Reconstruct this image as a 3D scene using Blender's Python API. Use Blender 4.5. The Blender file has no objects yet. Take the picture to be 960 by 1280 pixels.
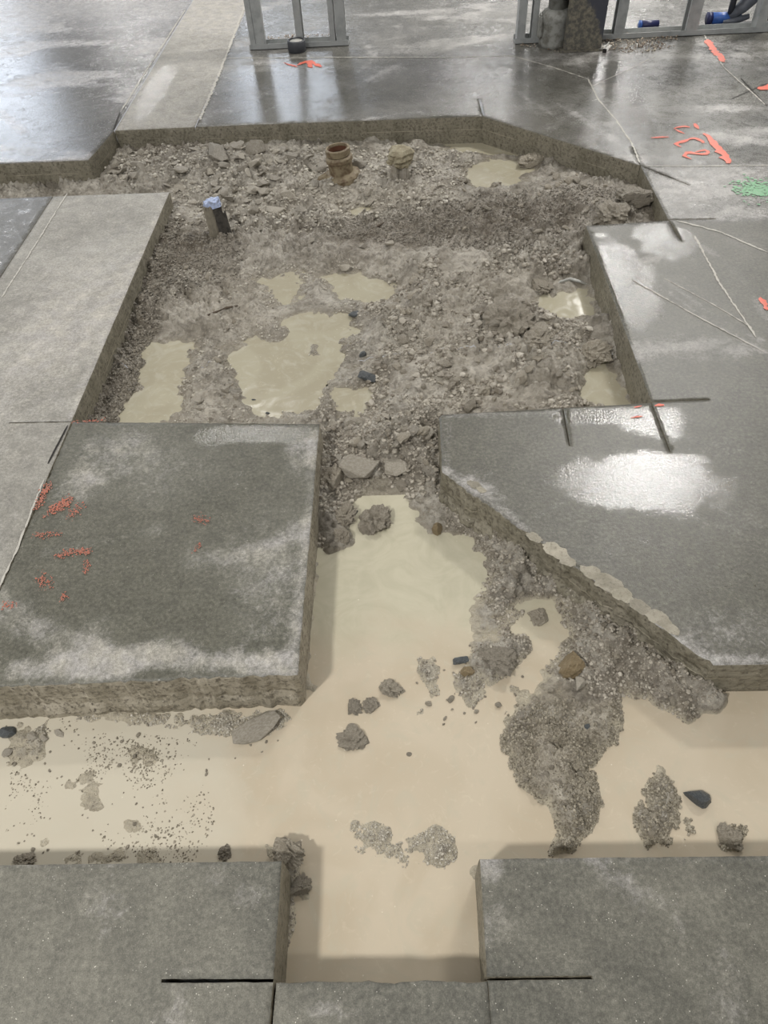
import bpy, bmesh, math, random
import numpy as np
from mathutils import Vector, Matrix
from mathutils.geometry import delaunay_2d_cdt

rng = np.random.default_rng(11); random.seed(11)
sc = bpy.context.scene

# ------------------------------------------------------------------ camera
EYE = 1.55
FPX = 880.0
PITCH, YAW, ROLL = 0.86148449, -0.04960219, -0.06416384
fw = np.array([math.sin(YAW)*math.cos(PITCH), math.cos(YAW)*math.cos(PITCH), -math.sin(PITCH)])
r0 = np.array([math.cos(YAW), -math.sin(YAW), 0.0]); u0 = np.cross(r0, fw)
rt = r0*math.cos(ROLL) + u0*math.sin(ROLL); up = -r0*math.sin(ROLL) + u0*math.cos(ROLL)
cam = bpy.data.cameras.new('camera'); cam.sensor_fit = 'VERTICAL'; cam.sensor_height = 36.0
cam.lens = FPX*36.0/1280.0; cam.clip_end = 200
co = bpy.data.objects.new('camera', cam); sc.collection.objects.link(co)
co.matrix_world = Matrix(((rt[0], up[0], -fw[0], 0), (rt[1], up[1], -fw[1], 0), (rt[2], up[2], -fw[2], EYE), (0, 0, 0, 1)))
sc.camera = co

# ------------------------------------------------------------------ world, lamps, exposure
w = bpy.data.worlds.new('world'); sc.world = w; w.use_nodes = True
nt = w.node_tree; nt.nodes.clear()
wo = nt.nodes.new('ShaderNodeOutputWorld'); bg = nt.nodes.new('ShaderNodeBackground')
tc = nt.nodes.new('ShaderNodeTexCoord'); sx = nt.nodes.new('ShaderNodeSeparateXYZ'); rp = nt.nodes.new('ShaderNodeValToRGB')
nt.links.new(tc.outputs['Generated'], sx.inputs[0]); nt.links.new(sx.outputs['Z'], rp.inputs[0])
rp.color_ramp.elements[0].position = 0.0; rp.color_ramp.elements[0].color = (.80, .82, .88, 1)
rp.color_ramp.elements[1].position = 0.55; rp.color_ramp.elements[1].color = (.60, .59, .57, 1)
nt.links.new(rp.outputs[0], bg.inputs[0]); bg.inputs[1].default_value = 0.52
nt.links.new(bg.outputs[0], wo.inputs[0])

def lamp(x, y, z, power, sx_=1.2, sy_=.35, col=(1, .98, .95)):
    l = bpy.data.lights.new('ceiling_light', 'AREA'); l.shape = 'RECTANGLE'; l.size = sx_; l.size_y = sy_
    l.energy = power; l.color = col
    o = bpy.data.objects.new('ceiling_light', l); o.location = (x, y, z); sc.collection.objects.link(o)
# linear high-bay lamps of the hall, 5 m up
for a in ((-2.7, -2.0, 5, 235, .5, .4), (3.0, 6.15, 5, 210, .9, .4), (3.6, 10.6, 5, 190, .8, .4), (4.8, 12.4, 5, 70), (-2.0, 7.1, 5, 60), (1.8, -2.2, 5, 40),
          (5.3, 20.2, 5, 160), (2.1, 18.2, 5, 90), (-6.4, 20.5, 5, 120), (-7.5, 12.0, 5, 160), (-6.5, 3.0, 5, 50)):
    lamp(*a)
def window_light(x, y, z, wd, ht, power, col=(.80, .88, 1)):
    l = bpy.data.lights.new('daylight_window', 'AREA'); l.shape = 'RECTANGLE'; l.size = wd; l.size_y = ht; l.energy = power; l.color = col
    o = bpy.data.objects.new('daylight_window', l); o.location = (x, y, z); o.rotation_euler = (math.radians(-90), 0, 0); sc.collection.objects.link(o)
# daylight openings in the far end of the hall, 15 m away
window_light(-2.55, 15, 3.5, .55, 1.5, 22); window_light(-1.5, 15, 3.5, .45, 1.5, 16); window_light(-9.0, 15, 3.2, 4.5, 3.4, 170)
sc.view_settings.view_transform = 'Standard'; sc.view_settings.look = 'None'
sc.view_settings.exposure = 0.28; sc.view_settings.gamma = 1.0; sc.view_settings.use_curve_mapping = False

# ------------------------------------------------------------------ helpers
def at(px, py, z=0.0):
    d = fw*FPX + rt*(px-480) - up*(py-640)
    t = (z-EYE)/d[2]
    return np.array([d[0]*t, d[1]*t, z])
def at2(p, z=0.0): return at(p[0], p[1], z)[:2]
def pxm(px, py, z=0.0):                       # pixels per metre at that floor point
    P = at(px, py, z) - np.array([0, 0, EYE]); return FPX/float(P @ fw)
def L(r, g, b):                               # sRGB 0-255 -> linear
    return tuple(((c/255)/12.92 if c/255 <= .04045 else ((c/255+.055)/1.055)**2.4) for c in (r, g, b)) + (1,)
def sst(a, b, x):
    t = np.clip((x-a)/(b-a), 0, 1); return t*t*(3-2*t)
def hsh(i, j, s):
    n = (i.astype(np.int64)*374761393 + j.astype(np.int64)*668265263 + s*2147483647) & 0xffffffff
    n = ((n ^ (n >> 13))*1274126177) & 0xffffffff
    n = ((n ^ (n >> 16))*2246822519) & 0xffffffff
    return ((n ^ (n >> 15)) & 0xffffff)/float(0xffffff)
def vn(x, y, s=0):
    i = np.floor(x); j = np.floor(y); fx = x-i; fy = y-j; fx = fx*fx*(3-2*fx); fy = fy*fy*(3-2*fy)
    return (hsh(i, j, s)*(1-fx)+hsh(i+1, j, s)*fx)*(1-fy) + (hsh(i, j+1, s)*(1-fx)+hsh(i+1, j+1, s)*fx)*fy
def fbm(x, y, f, o=4, s=0):
    v = 0; a = .5; t = 0
    for k in range(o):
        v = v + a*vn(x*f+k*17.3, y*f-k*9.1, s+k); t += a; a *= .5; f *= 2.03
    return v/t
def worley(x, y, f, s=0):                     # bumpy clod field: domes of random height
    X = x*f; Y = y*f; i = np.floor(X); j = np.floor(Y)
    best = np.full(X.shape, 9.0); hv = np.zeros(X.shape)
    for a in (-1, 0, 1):
        for b in (-1, 0, 1):
            ci = i+a; cj = j+b
            d = (ci+hsh(ci, cj, s)-X)**2 + (cj+hsh(ci, cj, s+5)-Y)**2
            m = d < best; best = np.where(m, d, best); hv = np.where(m, hsh(ci, cj, s+9), hv)
    return np.clip(1-best*2.1, 0, 1)*(.3+.7*hv)
def sdpoly(x, y, poly):                       # signed distance, negative inside
    P = np.asarray(poly, float); n = len(P); d = np.full(x.shape, 1e9); ins = np.zeros(x.shape, bool)
    for k in range(n):
        ax, ay = P[k]; bx, by = P[(k+1) % n]; ex, ey = bx-ax, by-ay
        t = np.clip(((x-ax)*ex+(y-ay)*ey)/(ex*ex+ey*ey+1e-12), 0, 1)
        d = np.minimum(d, (x-ax-t*ex)**2+(y-ay-t*ey)**2)
        if ey != 0: ins ^= ((ay > y) != (by > y)) & (x < (y-ay)*ex/ey+ax)
    d = np.sqrt(d); return np.where(ins, -d, d)

def nmesh(name, V, F, mats, parent=None, matidx=None, smooth=False, attrs=None):
    me = bpy.data.meshes.new(name)
    V = np.asarray(V, float)
    if isinstance(F, np.ndarray):
        k = F.shape[1]; nf = len(F)
        me.vertices.add(len(V)); me.vertices.foreach_set('co', V.astype(np.float32).ravel())
        me.loops.add(nf*k); me.loops.foreach_set('vertex_index', F.astype(np.int32).ravel())
        me.polygons.add(nf); me.polygons.foreach_set('loop_start', np.arange(0, nf*k, k, dtype=np.int32))
        me.update(calc_edges=True)
    else:
        me.from_pydata([tuple(v) for v in V], [], [tuple(f) for f in F]); me.update()
    for m in (mats if isinstance(mats, (list, tuple)) else [mats]): me.materials.append(m)
    if matidx is not None: me.polygons.foreach_set('material_index', np.asarray(matidx, np.int32))
    me.polygons.foreach_set('use_smooth', np.full(len(me.polygons), bool(smooth)))
    for an, av in (attrs or {}).items():
        a = me.color_attributes.new(an, 'FLOAT_COLOR', 'POINT')
        a.data.foreach_set('color', np.asarray(av, np.float32).ravel())
    me.validate(); me.update()
    o = bpy.data.objects.new(name, me); sc.collection.objects.link(o)
    if parent: o.parent = parent
    return o
def bmo(name, bm, mat, parent=None, smooth=False):
    me = bpy.data.meshes.new(name); bm.to_mesh(me); bm.free(); me.materials.append(mat)
    if smooth: me.polygons.foreach_set('use_smooth', np.ones(len(me.polygons), bool))
    o = bpy.data.objects.new(name, me); sc.collection.objects.link(o)
    if parent: o.parent = parent
    return o
def tag(o, label=None, cat=None, group=None, kind=None):
    if label: o['label'] = label
    if cat: o['category'] = cat
    if group: o['group'] = group
    if kind: o['kind'] = kind
    return o
def empty(name, loc, rz=0.0):
    o = bpy.data.objects.new(name, None); sc.collection.objects.link(o); o.location = loc; o.rotation_euler = (0, 0, rz)
    o.empty_display_size = .05; return o
def abox(bm, x0, x1, y0, y1, z0, z1, bev=0.0):
    r = bmesh.ops.create_cube(bm, size=1.0)
    for v in r['verts']:
        v.co = Vector(((x0+x1)/2+v.co.x*(x1-x0), (y0+y1)/2+v.co.y*(y1-y0), (z0+z1)/2+v.co.z*(z1-z0)))
    if bev:
        es = list({e for v in r['verts'] for e in v.link_edges})
        bmesh.ops.bevel(bm, geom=es, offset=bev, segments=2, affect='EDGES')
def lathe(prof, seg=32, lump=0.0, seed=0, squash=1.0):
    bm = bmesh.new(); rings = []; rn = random.Random(seed); ph = [rn.random()*6.28 for _ in range(6)]
    for k, (r, z) in enumerate(prof):
        ring = []
        for i in range(seg):
            a = 2*math.pi*i/seg
            q = 1+lump*(math.sin(3*a+ph[0]+z*30)+.7*math.sin(5*a+ph[1]-z*50)+.6*math.sin(9*a+ph[2]+z*90)+rn.uniform(-.5, .5))
            ring.append(bm.verts.new((r*q*math.cos(a), r*q*math.sin(a)*squash, z)))
        rings.append(ring)
    for a, b in zip(rings, rings[1:]):
        for i in range(seg): bm.faces.new((a[i], a[(i+1) % seg], b[(i+1) % seg], b[i]))
    for rg, fl in ((rings[0], True), (rings[-1], False)):
        try: bm.faces.new(rg[::-1] if fl else rg)
        except ValueError: pass
    return bm
def tubebm(pts, rad, seg=10):
    bm = bmesh.new(); pts = [Vector(p) for p in pts]; rings = []
    for k, p in enumerate(pts):
        d = (pts[min(k+1, len(pts)-1)]-pts[max(k-1, 0)]).normalized()
        a = d.orthogonal().normalized(); b = d.cross(a)
        r = rad[k] if isinstance(rad, (list, tuple)) else rad
        rings.append([bm.verts.new(p+(a*math.cos(t)+b*math.sin(t))*r) for t in [2*math.pi*i/seg for i in range(seg)]])
    for a, b in zip(rings, rings[1:]):
        best = min(range(seg), key=lambda s: (a[0].co-b[s].co).length)
        b[:] = b[best:]+b[:best]
        for i in range(seg): bm.faces.new((a[i], a[(i+1) % seg], b[(i+1) % seg], b[i]))
    bm.faces.new(rings[0][::-1]); bm.faces.new(rings[-1])
    bmesh.ops.recalc_face_normals(bm, faces=bm.faces)
    return bm

# ------------------------------------------------------------------ material kit
class M:
    def __init__(s, name):
        s.m = bpy.data.materials.new(name); s.m.use_nodes = True; s.t = s.m.node_tree; s.t.nodes.clear()
        s.out = s.t.nodes.new('ShaderNodeOutputMaterial'); s.b = s.t.nodes.new('ShaderNodeBsdfPrincipled')
        s.t.links.new(s.b.outputs[0], s.out.inputs[0]); s.tcn = s.t.nodes.new('ShaderNodeTexCoord'); s.P = s.tcn.outputs['Object']
    def n(s, ty, **k):
        n = s.t.nodes.new(ty)
        for a, b in k.items(): setattr(n, a, b)
        return n
    def set(s, inp, v):
        if isinstance(v, bpy.types.NodeSocket): s.t.links.new(v, inp)
        else: inp.default_value = v
    def noise(s, sc_, det=5, rough=.55, dist=0, vec=None, color=False):
        n = s.n('ShaderNodeTexNoise'); n.inputs['Scale'].default_value = sc_; n.inputs['Detail'].default_value = det
        n.inputs['Roughness'].default_value = rough; n.inputs['Distortion'].default_value = dist
        s.set(n.inputs['Vector'], vec or s.P); return n.outputs['Color' if color else 'Fac']
    def vor(s, sc_, vec=None, out='Distance', feat='F1'):
        n = s.n('ShaderNodeTexVoronoi', feature=feat); n.inputs['Scale'].default_value = sc_
        s.set(n.inputs['Vector'], vec or s.P); return n.outputs[out]
    def scl(s, v):
        n = s.n('ShaderNodeMapping'); n.inputs['Scale'].default_value = v; s.set(n.inputs['Vector'], s.P); return n.outputs[0]
    def ma(s, op, a, b=0.0, c=None):
        n = s.n('ShaderNodeMath', operation=op); s.set(n.inputs[0], a); s.set(n.inputs[1], b)
        if c is not None: s.set(n.inputs[2], c)
        return n.outputs[0]
    def mr(s, v, a, b, c=0.0, d=1.0):
        n = s.n('ShaderNodeMapRange', interpolation_type='SMOOTHSTEP'); s.set(n.inputs['Value'], v)
        for k, q in (('From Min', a), ('From Max', b), ('To Min', c), ('To Max', d)): s.set(n.inputs[k], q)
        return n.outputs[0]
    def mix(s, f, a, b, mode='MIX'):
        n = s.n('ShaderNodeMix', data_type='RGBA', blend_type=mode); s.set(n.inputs[0], f); s.set(n.inputs[6], a); s.set(n.inputs[7], b)
        return n.outputs[2]
    def bump(s, h, st, dist=.01, prev=None):
        n = s.n('ShaderNodeBump'); s.set(n.inputs['Height'], h); s.set(n.inputs['Strength'], st); n.inputs['Distance'].default_value = dist
        if prev: s.set(n.inputs['Normal'], prev)
        return n.outputs[0]
    def attr(s, name):
        n = s.n('ShaderNodeAttribute', attribute_name=name); q = s.n('ShaderNodeSeparateColor'); s.t.links.new(n.outputs['Color'], q.inputs[0])
        return n.outputs['Color'], q.outputs[0], q.outputs[1], q.outputs[2]
    def fin(s, col, rough, nrm=None, metal=0.0, spec=.5):
        s.set(s.b.inputs['Base Color'], col); s.set(s.b.inputs['Roughness'], rough)
        if nrm: s.set(s.b.inputs['Normal'], nrm)
        s.set(s.b.inputs['Metallic'], metal); s.set(s.b.inputs['Specular IOR Level'], spec); return s.m

def floor_mat(name, dark, mid, slurry, dry_rough=.55, speck=.5, stain=1.0):
    """slab top: attribute 'mask' r = pale slurry film and painted far-left glare, g = standing wet film, b = wet dark stain"""
    m = M(name); _, r, g, b = m.attr('mask')
    big = m.noise(2.2, 4, .6, .6); med = m.noise(9, 6, .65, .4); fine = m.noise(90, 5, .65); grit = m.noise(420, 3, .6)
    c = m.mix(m.mr(big, .35, .65), dark, mid)
    c = m.mix(m.mr(med, .45, .75, 0, .35), c, mid)
    c = m.mix(m.mr(b, .0, 1.0, 0, .8*stain), c, L(78, 76, 64))
    c = m.mix(m.mr(m.ma('MULTIPLY', fine, 1), .35, .7, 0, .22), c, L(150, 146, 134))
    # slurry film breaks up with the noise
    brk = m.noise(24, 8, .78, .9); blo = m.noise(60, 4, .6, 1.5)
    f = m.ma('ADD', r, m.ma('MULTIPLY', m.ma('SUBTRACT', m.ma('ADD', m.ma('MULTIPLY', brk, .6), m.ma('MULTIPLY', blo, .4)), .5), 2.6))
    f2 = m.ma('MULTIPLY', m.mr(f, .26, 1.25), m.mr(r, .02, .25))
    c = m.mix(m.ma('MULTIPLY', f2, .80), c, m.mix(m.mr(m.noise(14, 4), .35, .65), slurry, L(176, 172, 168)))
    # tiny pale specks and dark pin holes
    vd = m.vor(130); sel = m.noise(37, 2)
    c = m.mix(m.ma('MULTIPLY', m.mr(vd, .16, .08), m.mr(sel, .5, .62, 0, speck)), c, L(205, 200, 188))
    vd2 = m.vor(95, vec=m.scl((1.1, .9, 1)))
    c = m.mix(m.ma('MULTIPLY', m.mr(vd2, .17, .07), m.mr(m.noise(31, 2), .48, .62, 0, .55)), c, L(58, 54, 46))
    c = m.mix(m.mr(grit, .3, .7, 0, .22), c, L(70, 66, 58), 'MULTIPLY') if False else c
    g2_ = m.noise(100, 6, .75); g3_ = m.noise(17, 5, .7, .6); gn = m.ma('MULTIPLY', m.ma('MULTIPLY', m.mr(grit, .3, .7, .80, 1.2), m.mr(g2_, .3, .7, .76, 1.24)), m.mr(g3_, .3, .7, .86, 1.14)); cc = m.n('ShaderNodeCombineColor'); [m.set(cc.inputs[k], gn) for k in range(3)]
    c = m.mix(1.0, c, cc.outputs[0], 'MULTIPLY')
    wn = m.ma('ADD', g, m.ma('ADD', m.ma('MULTIPLY', m.ma('SUBTRACT', m.noise(16, 8, .78, .8), .5), 1.5), m.ma('MULTIPLY', m.ma('SUBTRACT', m.noise(170, 3, .6), .5), 1.3)))
    wf = m.mr(wn, .38, .72)
    ro = m.ma('SUBTRACT', m.ma('ADD', dry_rough, m.ma('MULTIPLY', f2, .2)), m.ma('MULTIPLY', wf, dry_rough-.085))
    h = m.ma('ADD', m.ma('MULTIPLY', fine, .5), m.ma('MULTIPLY', grit, .3))
    nb = m.bump(h, m.mr(wf, 0, 1, .28, .16), .004)
    nb = m.bump(f2, .25, .0015, nb)
    nb = m.bump(m.noise(140, 3, .6), m.mr(wf, 0, 1, .0, .26), .003, nb)
    return m.fin(c, ro, nb, spec=.5)
def side_mat(name, a, b, dark, streak=1.0):
    m = M(name); gz = m.n('ShaderNodeNewGeometry'); sp = m.n('ShaderNodeSeparateXYZ'); m.t.links.new(gz.outputs['Position'], sp.inputs[0])
    z = sp.outputs['Z']
    vs = m.scl((1, 1, .35)); n1 = m.noise(12, 6, .7, .3, vs); n2 = m.noise(75, 5, .7); hs = m.noise(14, 4, .6, 0, m.scl((1, 1, 14)))
    c = m.mix(m.mr(n1, .3, .7), a, b)
    c = m.mix(m.mr(hs, .5, .75, 0, .35*streak), c, dark)
    c = m.mix(m.mr(n2, .46, .64, 0, .7), c, dark)
    vd = m.vor(60); c = m.mix(m.ma('MULTIPLY', m.mr(vd, .28, .12), m.mr(m.noise(22, 2), .5, .62, 0, .8)), c, L(62, 56, 48))
    vd = m.vor(85, vec=m.scl((1.3, 1, 1))); c = m.mix(m.ma('MULTIPLY', m.mr(vd, .22, .1), m.mr(m.noise(28, 2), .5, .6, 0, .6)), c, L(190, 182, 165))
    ln = m.ma('ABSOLUTE', m.ma('ADD', z, m.ma('ADD', .066, m.ma('MULTIPLY', m.ma('SUBTRACT', m.noise(2, 2), .5), .01))))
    c = m.mix(m.ma('MULTIPLY', m.mr(ln, .0022, .0008), m.mr(m.noise(5, 3), .4, .55, 0, .5)), c, L(180, 172, 152))
    nb = m.bump(m.ma('ADD', n2, m.ma('MULTIPLY', m.noise(200, 3), .4)), .6, .006)
    return m.fin(c, m.mr(n1, .3, .7, .42, .7), nb, spec=.4)
def soil_mat():
    """attribute 'zone': r = dark coarse gravel, g = pale silt, b = slurry coat"""
    m = M('wet_mud'); _, r, g, b = m.attr('zone')
    gz = m.n('ShaderNodeNewGeometry'); sp = m.n('ShaderNodeSeparateXYZ'); m.t.links.new(gz.outputs['Position'], sp.inputs[0]); z = sp.outputs['Z']
    n1 = m.noise(7, 6, .65, .3); n2 = m.noise(45, 6, .7); n3 = m.noise(180, 4, .65); vo = m.vor(70, out='Color')
    c = m.mix(m.mr(n1, .35, .65), L(126, 119, 106), L(190, 184, 172))
    c = m.mix(m.mr(n2, .46, .66, 0, .62), c, L(88, 81, 69))
    c = m.mix(m.ma('MULTIPLY', r, m.mr(n3, .35, .6, .25, .9)), c, L(106, 96, 82))
    c = m.mix(m.ma('MULTIPLY', g, m.mr(n2, .3, .6, .9, .45)), c, L(192, 184, 169))
    c = m.mix(m.ma('MULTIPLY', b, m.mr(n3, .3, .62, .95, .35)), c, L(192, 181, 158))
    q = m.n('ShaderNodeSeparateColor'); m.t.links.new(vo, q.inputs[0])
    c = m.mix(m.mr(q.outputs[0], .55, 1, 0, .3), c, L(84, 77, 68))
    c = m.mix(m.mr(q.outputs[1], .7, 1, 0, .3), c, L(186, 178, 162))
    wet = m.mr(z, -.126, -.136)
    c = m.mix(m.ma('MULTIPLY', m.ma('MULTIPLY', wet, b), m.mr(n2, .4, .65, .9, .35)), c, L(190, 181, 160))
    c = m.mix(m.ma('MULTIPLY', m.ma('MULTIPLY', wet, m.ma('SUBTRACT', 1.0, b)), .5), c, L(122, 114, 98))
    ro = m.ma('SUBTRACT', m.mr(n2, .3, .7, .42, .62), m.ma('MULTIPLY', wet, .2))
    nb = m.bump(m.ma('ADD', n2, m.ma('MULTIPLY', n3, .6)), .75, .010)
    nb = m.bump(m.noise(420, 2), .45, .003, nb)
    return m.fin(c, ro, nb, spec=.5)
def rock_mat(name, a, b, dark, rough=.6, coat=None, sc_=1.0):
    m = M(name); n1 = m.noise(18*sc_, 5, .65, .4); n2 = m.noise(95*sc_, 5, .7)
    oi = m.n('ShaderNodeObjectInfo'); c = m.mix(m.mr(n1, .35, .65), a, b)
    c = m.mix(m.mr(n2, .5, .72, 0, .6), c, dark)
    v = m.mr(oi.outputs['Random'], 0, 1, .78, 1.14); cc = m.n('ShaderNodeCombineColor'); [m.set(cc.inputs[k], v) for k in range(3)]
    c = m.mix(1.0, c, cc.outputs[0], 'MULTIPLY')
    nb = m.bump(m.ma('ADD', n2, m.noise(300*sc_, 3)), .6, .005)
    return m.fin(c, rough, nb, spec=.45)
def water_mat(name, a, b, c3, chan=False):
    m = M(name); wv = m.n('ShaderNodeMix', data_type='RGBA'); 
    n0 = m.noise(3.0, 3, .5, 1.6); n1 = m.noise(7, 5, .6, 3.2); n2 = m.noise(30, 4, .6, 2.0)
    c = m.mix(m.mr(n0, .35, .65), a, b); c = m.mix(m.mr(n1, .48, .68, 0, .55), c, c3)
    c = m.mix(m.mr(n2, .55, .75, 0, .22), c, L(214, 204, 182))
    if chan:                                  # the silt in the channel is a greener, finer clay than in the trench
        sp = m.n('ShaderNodeSeparateXYZ'); m.t.links.new(m.P, sp.inputs[0])
        yy = m.ma('ADD', sp.outputs['Y'], m.ma('MULTIPLY', m.ma('SUBTRACT', m.noise(5, 3, .5, 1), .5), .35))
        c = m.mix(m.mr(yy, .85, 1.15, 0, .85), c, m.mix(m.mr(n1, .25, .75), L(178, 174, 152), L(192, 187, 165)))
        xx = m.ma('ADD', sp.outputs['X'], m.ma('MULTIPLY', m.ma('SUBTRACT', m.noise(4, 4, .6, 1), .5), .6))
        c = m.mix(m.mr(xx, -.35, -.6, 0, .75), c, L(194, 188, 171))
    # tiny bubbles and floating grit
    vd = m.vor(48); c = m.mix(m.ma('MULTIPLY', m.mr(vd, .1, .06), m.mr(m.noise(9, 3), .56, .66, 0, .7)), c, L(232, 226, 212))
    nb = m.bump(m.noise(5, 3, .5, .5), .06, .02)
    nb = m.bump(m.ma('MULTIPLY', m.noise(60, 3), m.mr(m.noise(5, 3), .5, .7)), .10, .003, nb)
    return m.fin(c, m.mr(n1, .4, .7, .07, .16), nb, spec=.5)
def plain(name, col, rough=.5, metal=0.0, var=.25, sc_=30, dark=None, bump_=.2):
    m = M(name); n1 = m.noise(sc_, 5, .65)
    c = m.mix(m.mr(n1, .4, .7, 0, var), col, dark or tuple(x*.4 for x in col[:3])+(1,))
    return m.fin(c, rough, m.bump(n1, bump_, .003), metal)

F_DARK = floor_mat('polished_wet_concrete', L(78, 78, 67), L(104, 103, 93), L(178, 173, 162), .52, .45)
F_FAR = floor_mat('far_wet_concrete', L(76, 75, 70), L(108, 106, 101), L(182, 179, 174), .42, .35)
F_LIGHT = floor_mat('dry_light_concrete', L(132, 129, 121), L(154, 151, 143), L(186, 181, 171), .62, .3, .5)
F_CHAR = floor_mat('charcoal_wet_concrete', L(66, 66, 67), L(88, 88, 89), L(168, 166, 165), .5, .2)
F_OLD = floor_mat('matte_grey_concrete', L(82, 81, 73), L(106, 104, 94), L(152, 148, 137), .6, .9)
S_SAW = side_mat('sawn_concrete_side', L(122, 117, 101), L(146, 140, 124), L(78, 72, 60))
S_ROUGH = side_mat('muddy_broken_side', L(136, 129, 112), L(172, 164, 147), L(76, 70, 58), .6)
SOIL = soil_mat()
R_PALE = rock_mat('muddy_concrete_chunk', L(154, 147, 133), L(178, 171, 158), L(112, 102, 88))
R_MUD = rock_mat('mud_clod', L(138, 130, 115), L(168, 160, 145), L(88, 80, 67), .45)
R_DARK = rock_mat('dark_grey_stone', L(70, 74, 76), L(108, 112, 113), L(44, 45, 46), .3)
R_OCHRE = rock_mat('ochre_stone', L(134, 116, 86), L(158, 142, 112), L(84, 72, 56), .4)
WAT = water_mat('muddy_water', L(192, 180, 159), L(184, 171, 149), L(184, 176, 156), True)
WATG = water_mat('puddle_water', L(170, 164, 143), L(162, 155, 134), L(180, 175, 158))
KERF = plain('saw_cut_dark', L(38, 34, 30), .8)
SLURL = plain('slurry_line', L(186, 182, 172), .6, 0, .4, 60, L(150, 146, 138))
ORANGE = plain('orange_marking_paint', L(232, 98, 70), .45, 0, .7, 160, L(150, 120, 105))
ORANGE_W = plain('worn_orange_paint', L(176, 96, 74), .5, 0, .9, 200, L(128, 112, 96))
GREEN = plain('green_marking_paint', L(112, 168, 122), .5, 0, .6, 120, L(140, 160, 140))
GALV = plain('galvanised_steel', L(172, 174, 172), .45, .25, .45, 18, L(118, 122, 122))
GALV_SHADE = plain('galvanised_steel_shaded', L(78, 82, 86), .5, .5, .4, 18)  # same steel with the shade of inner faces put into the colour

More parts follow.
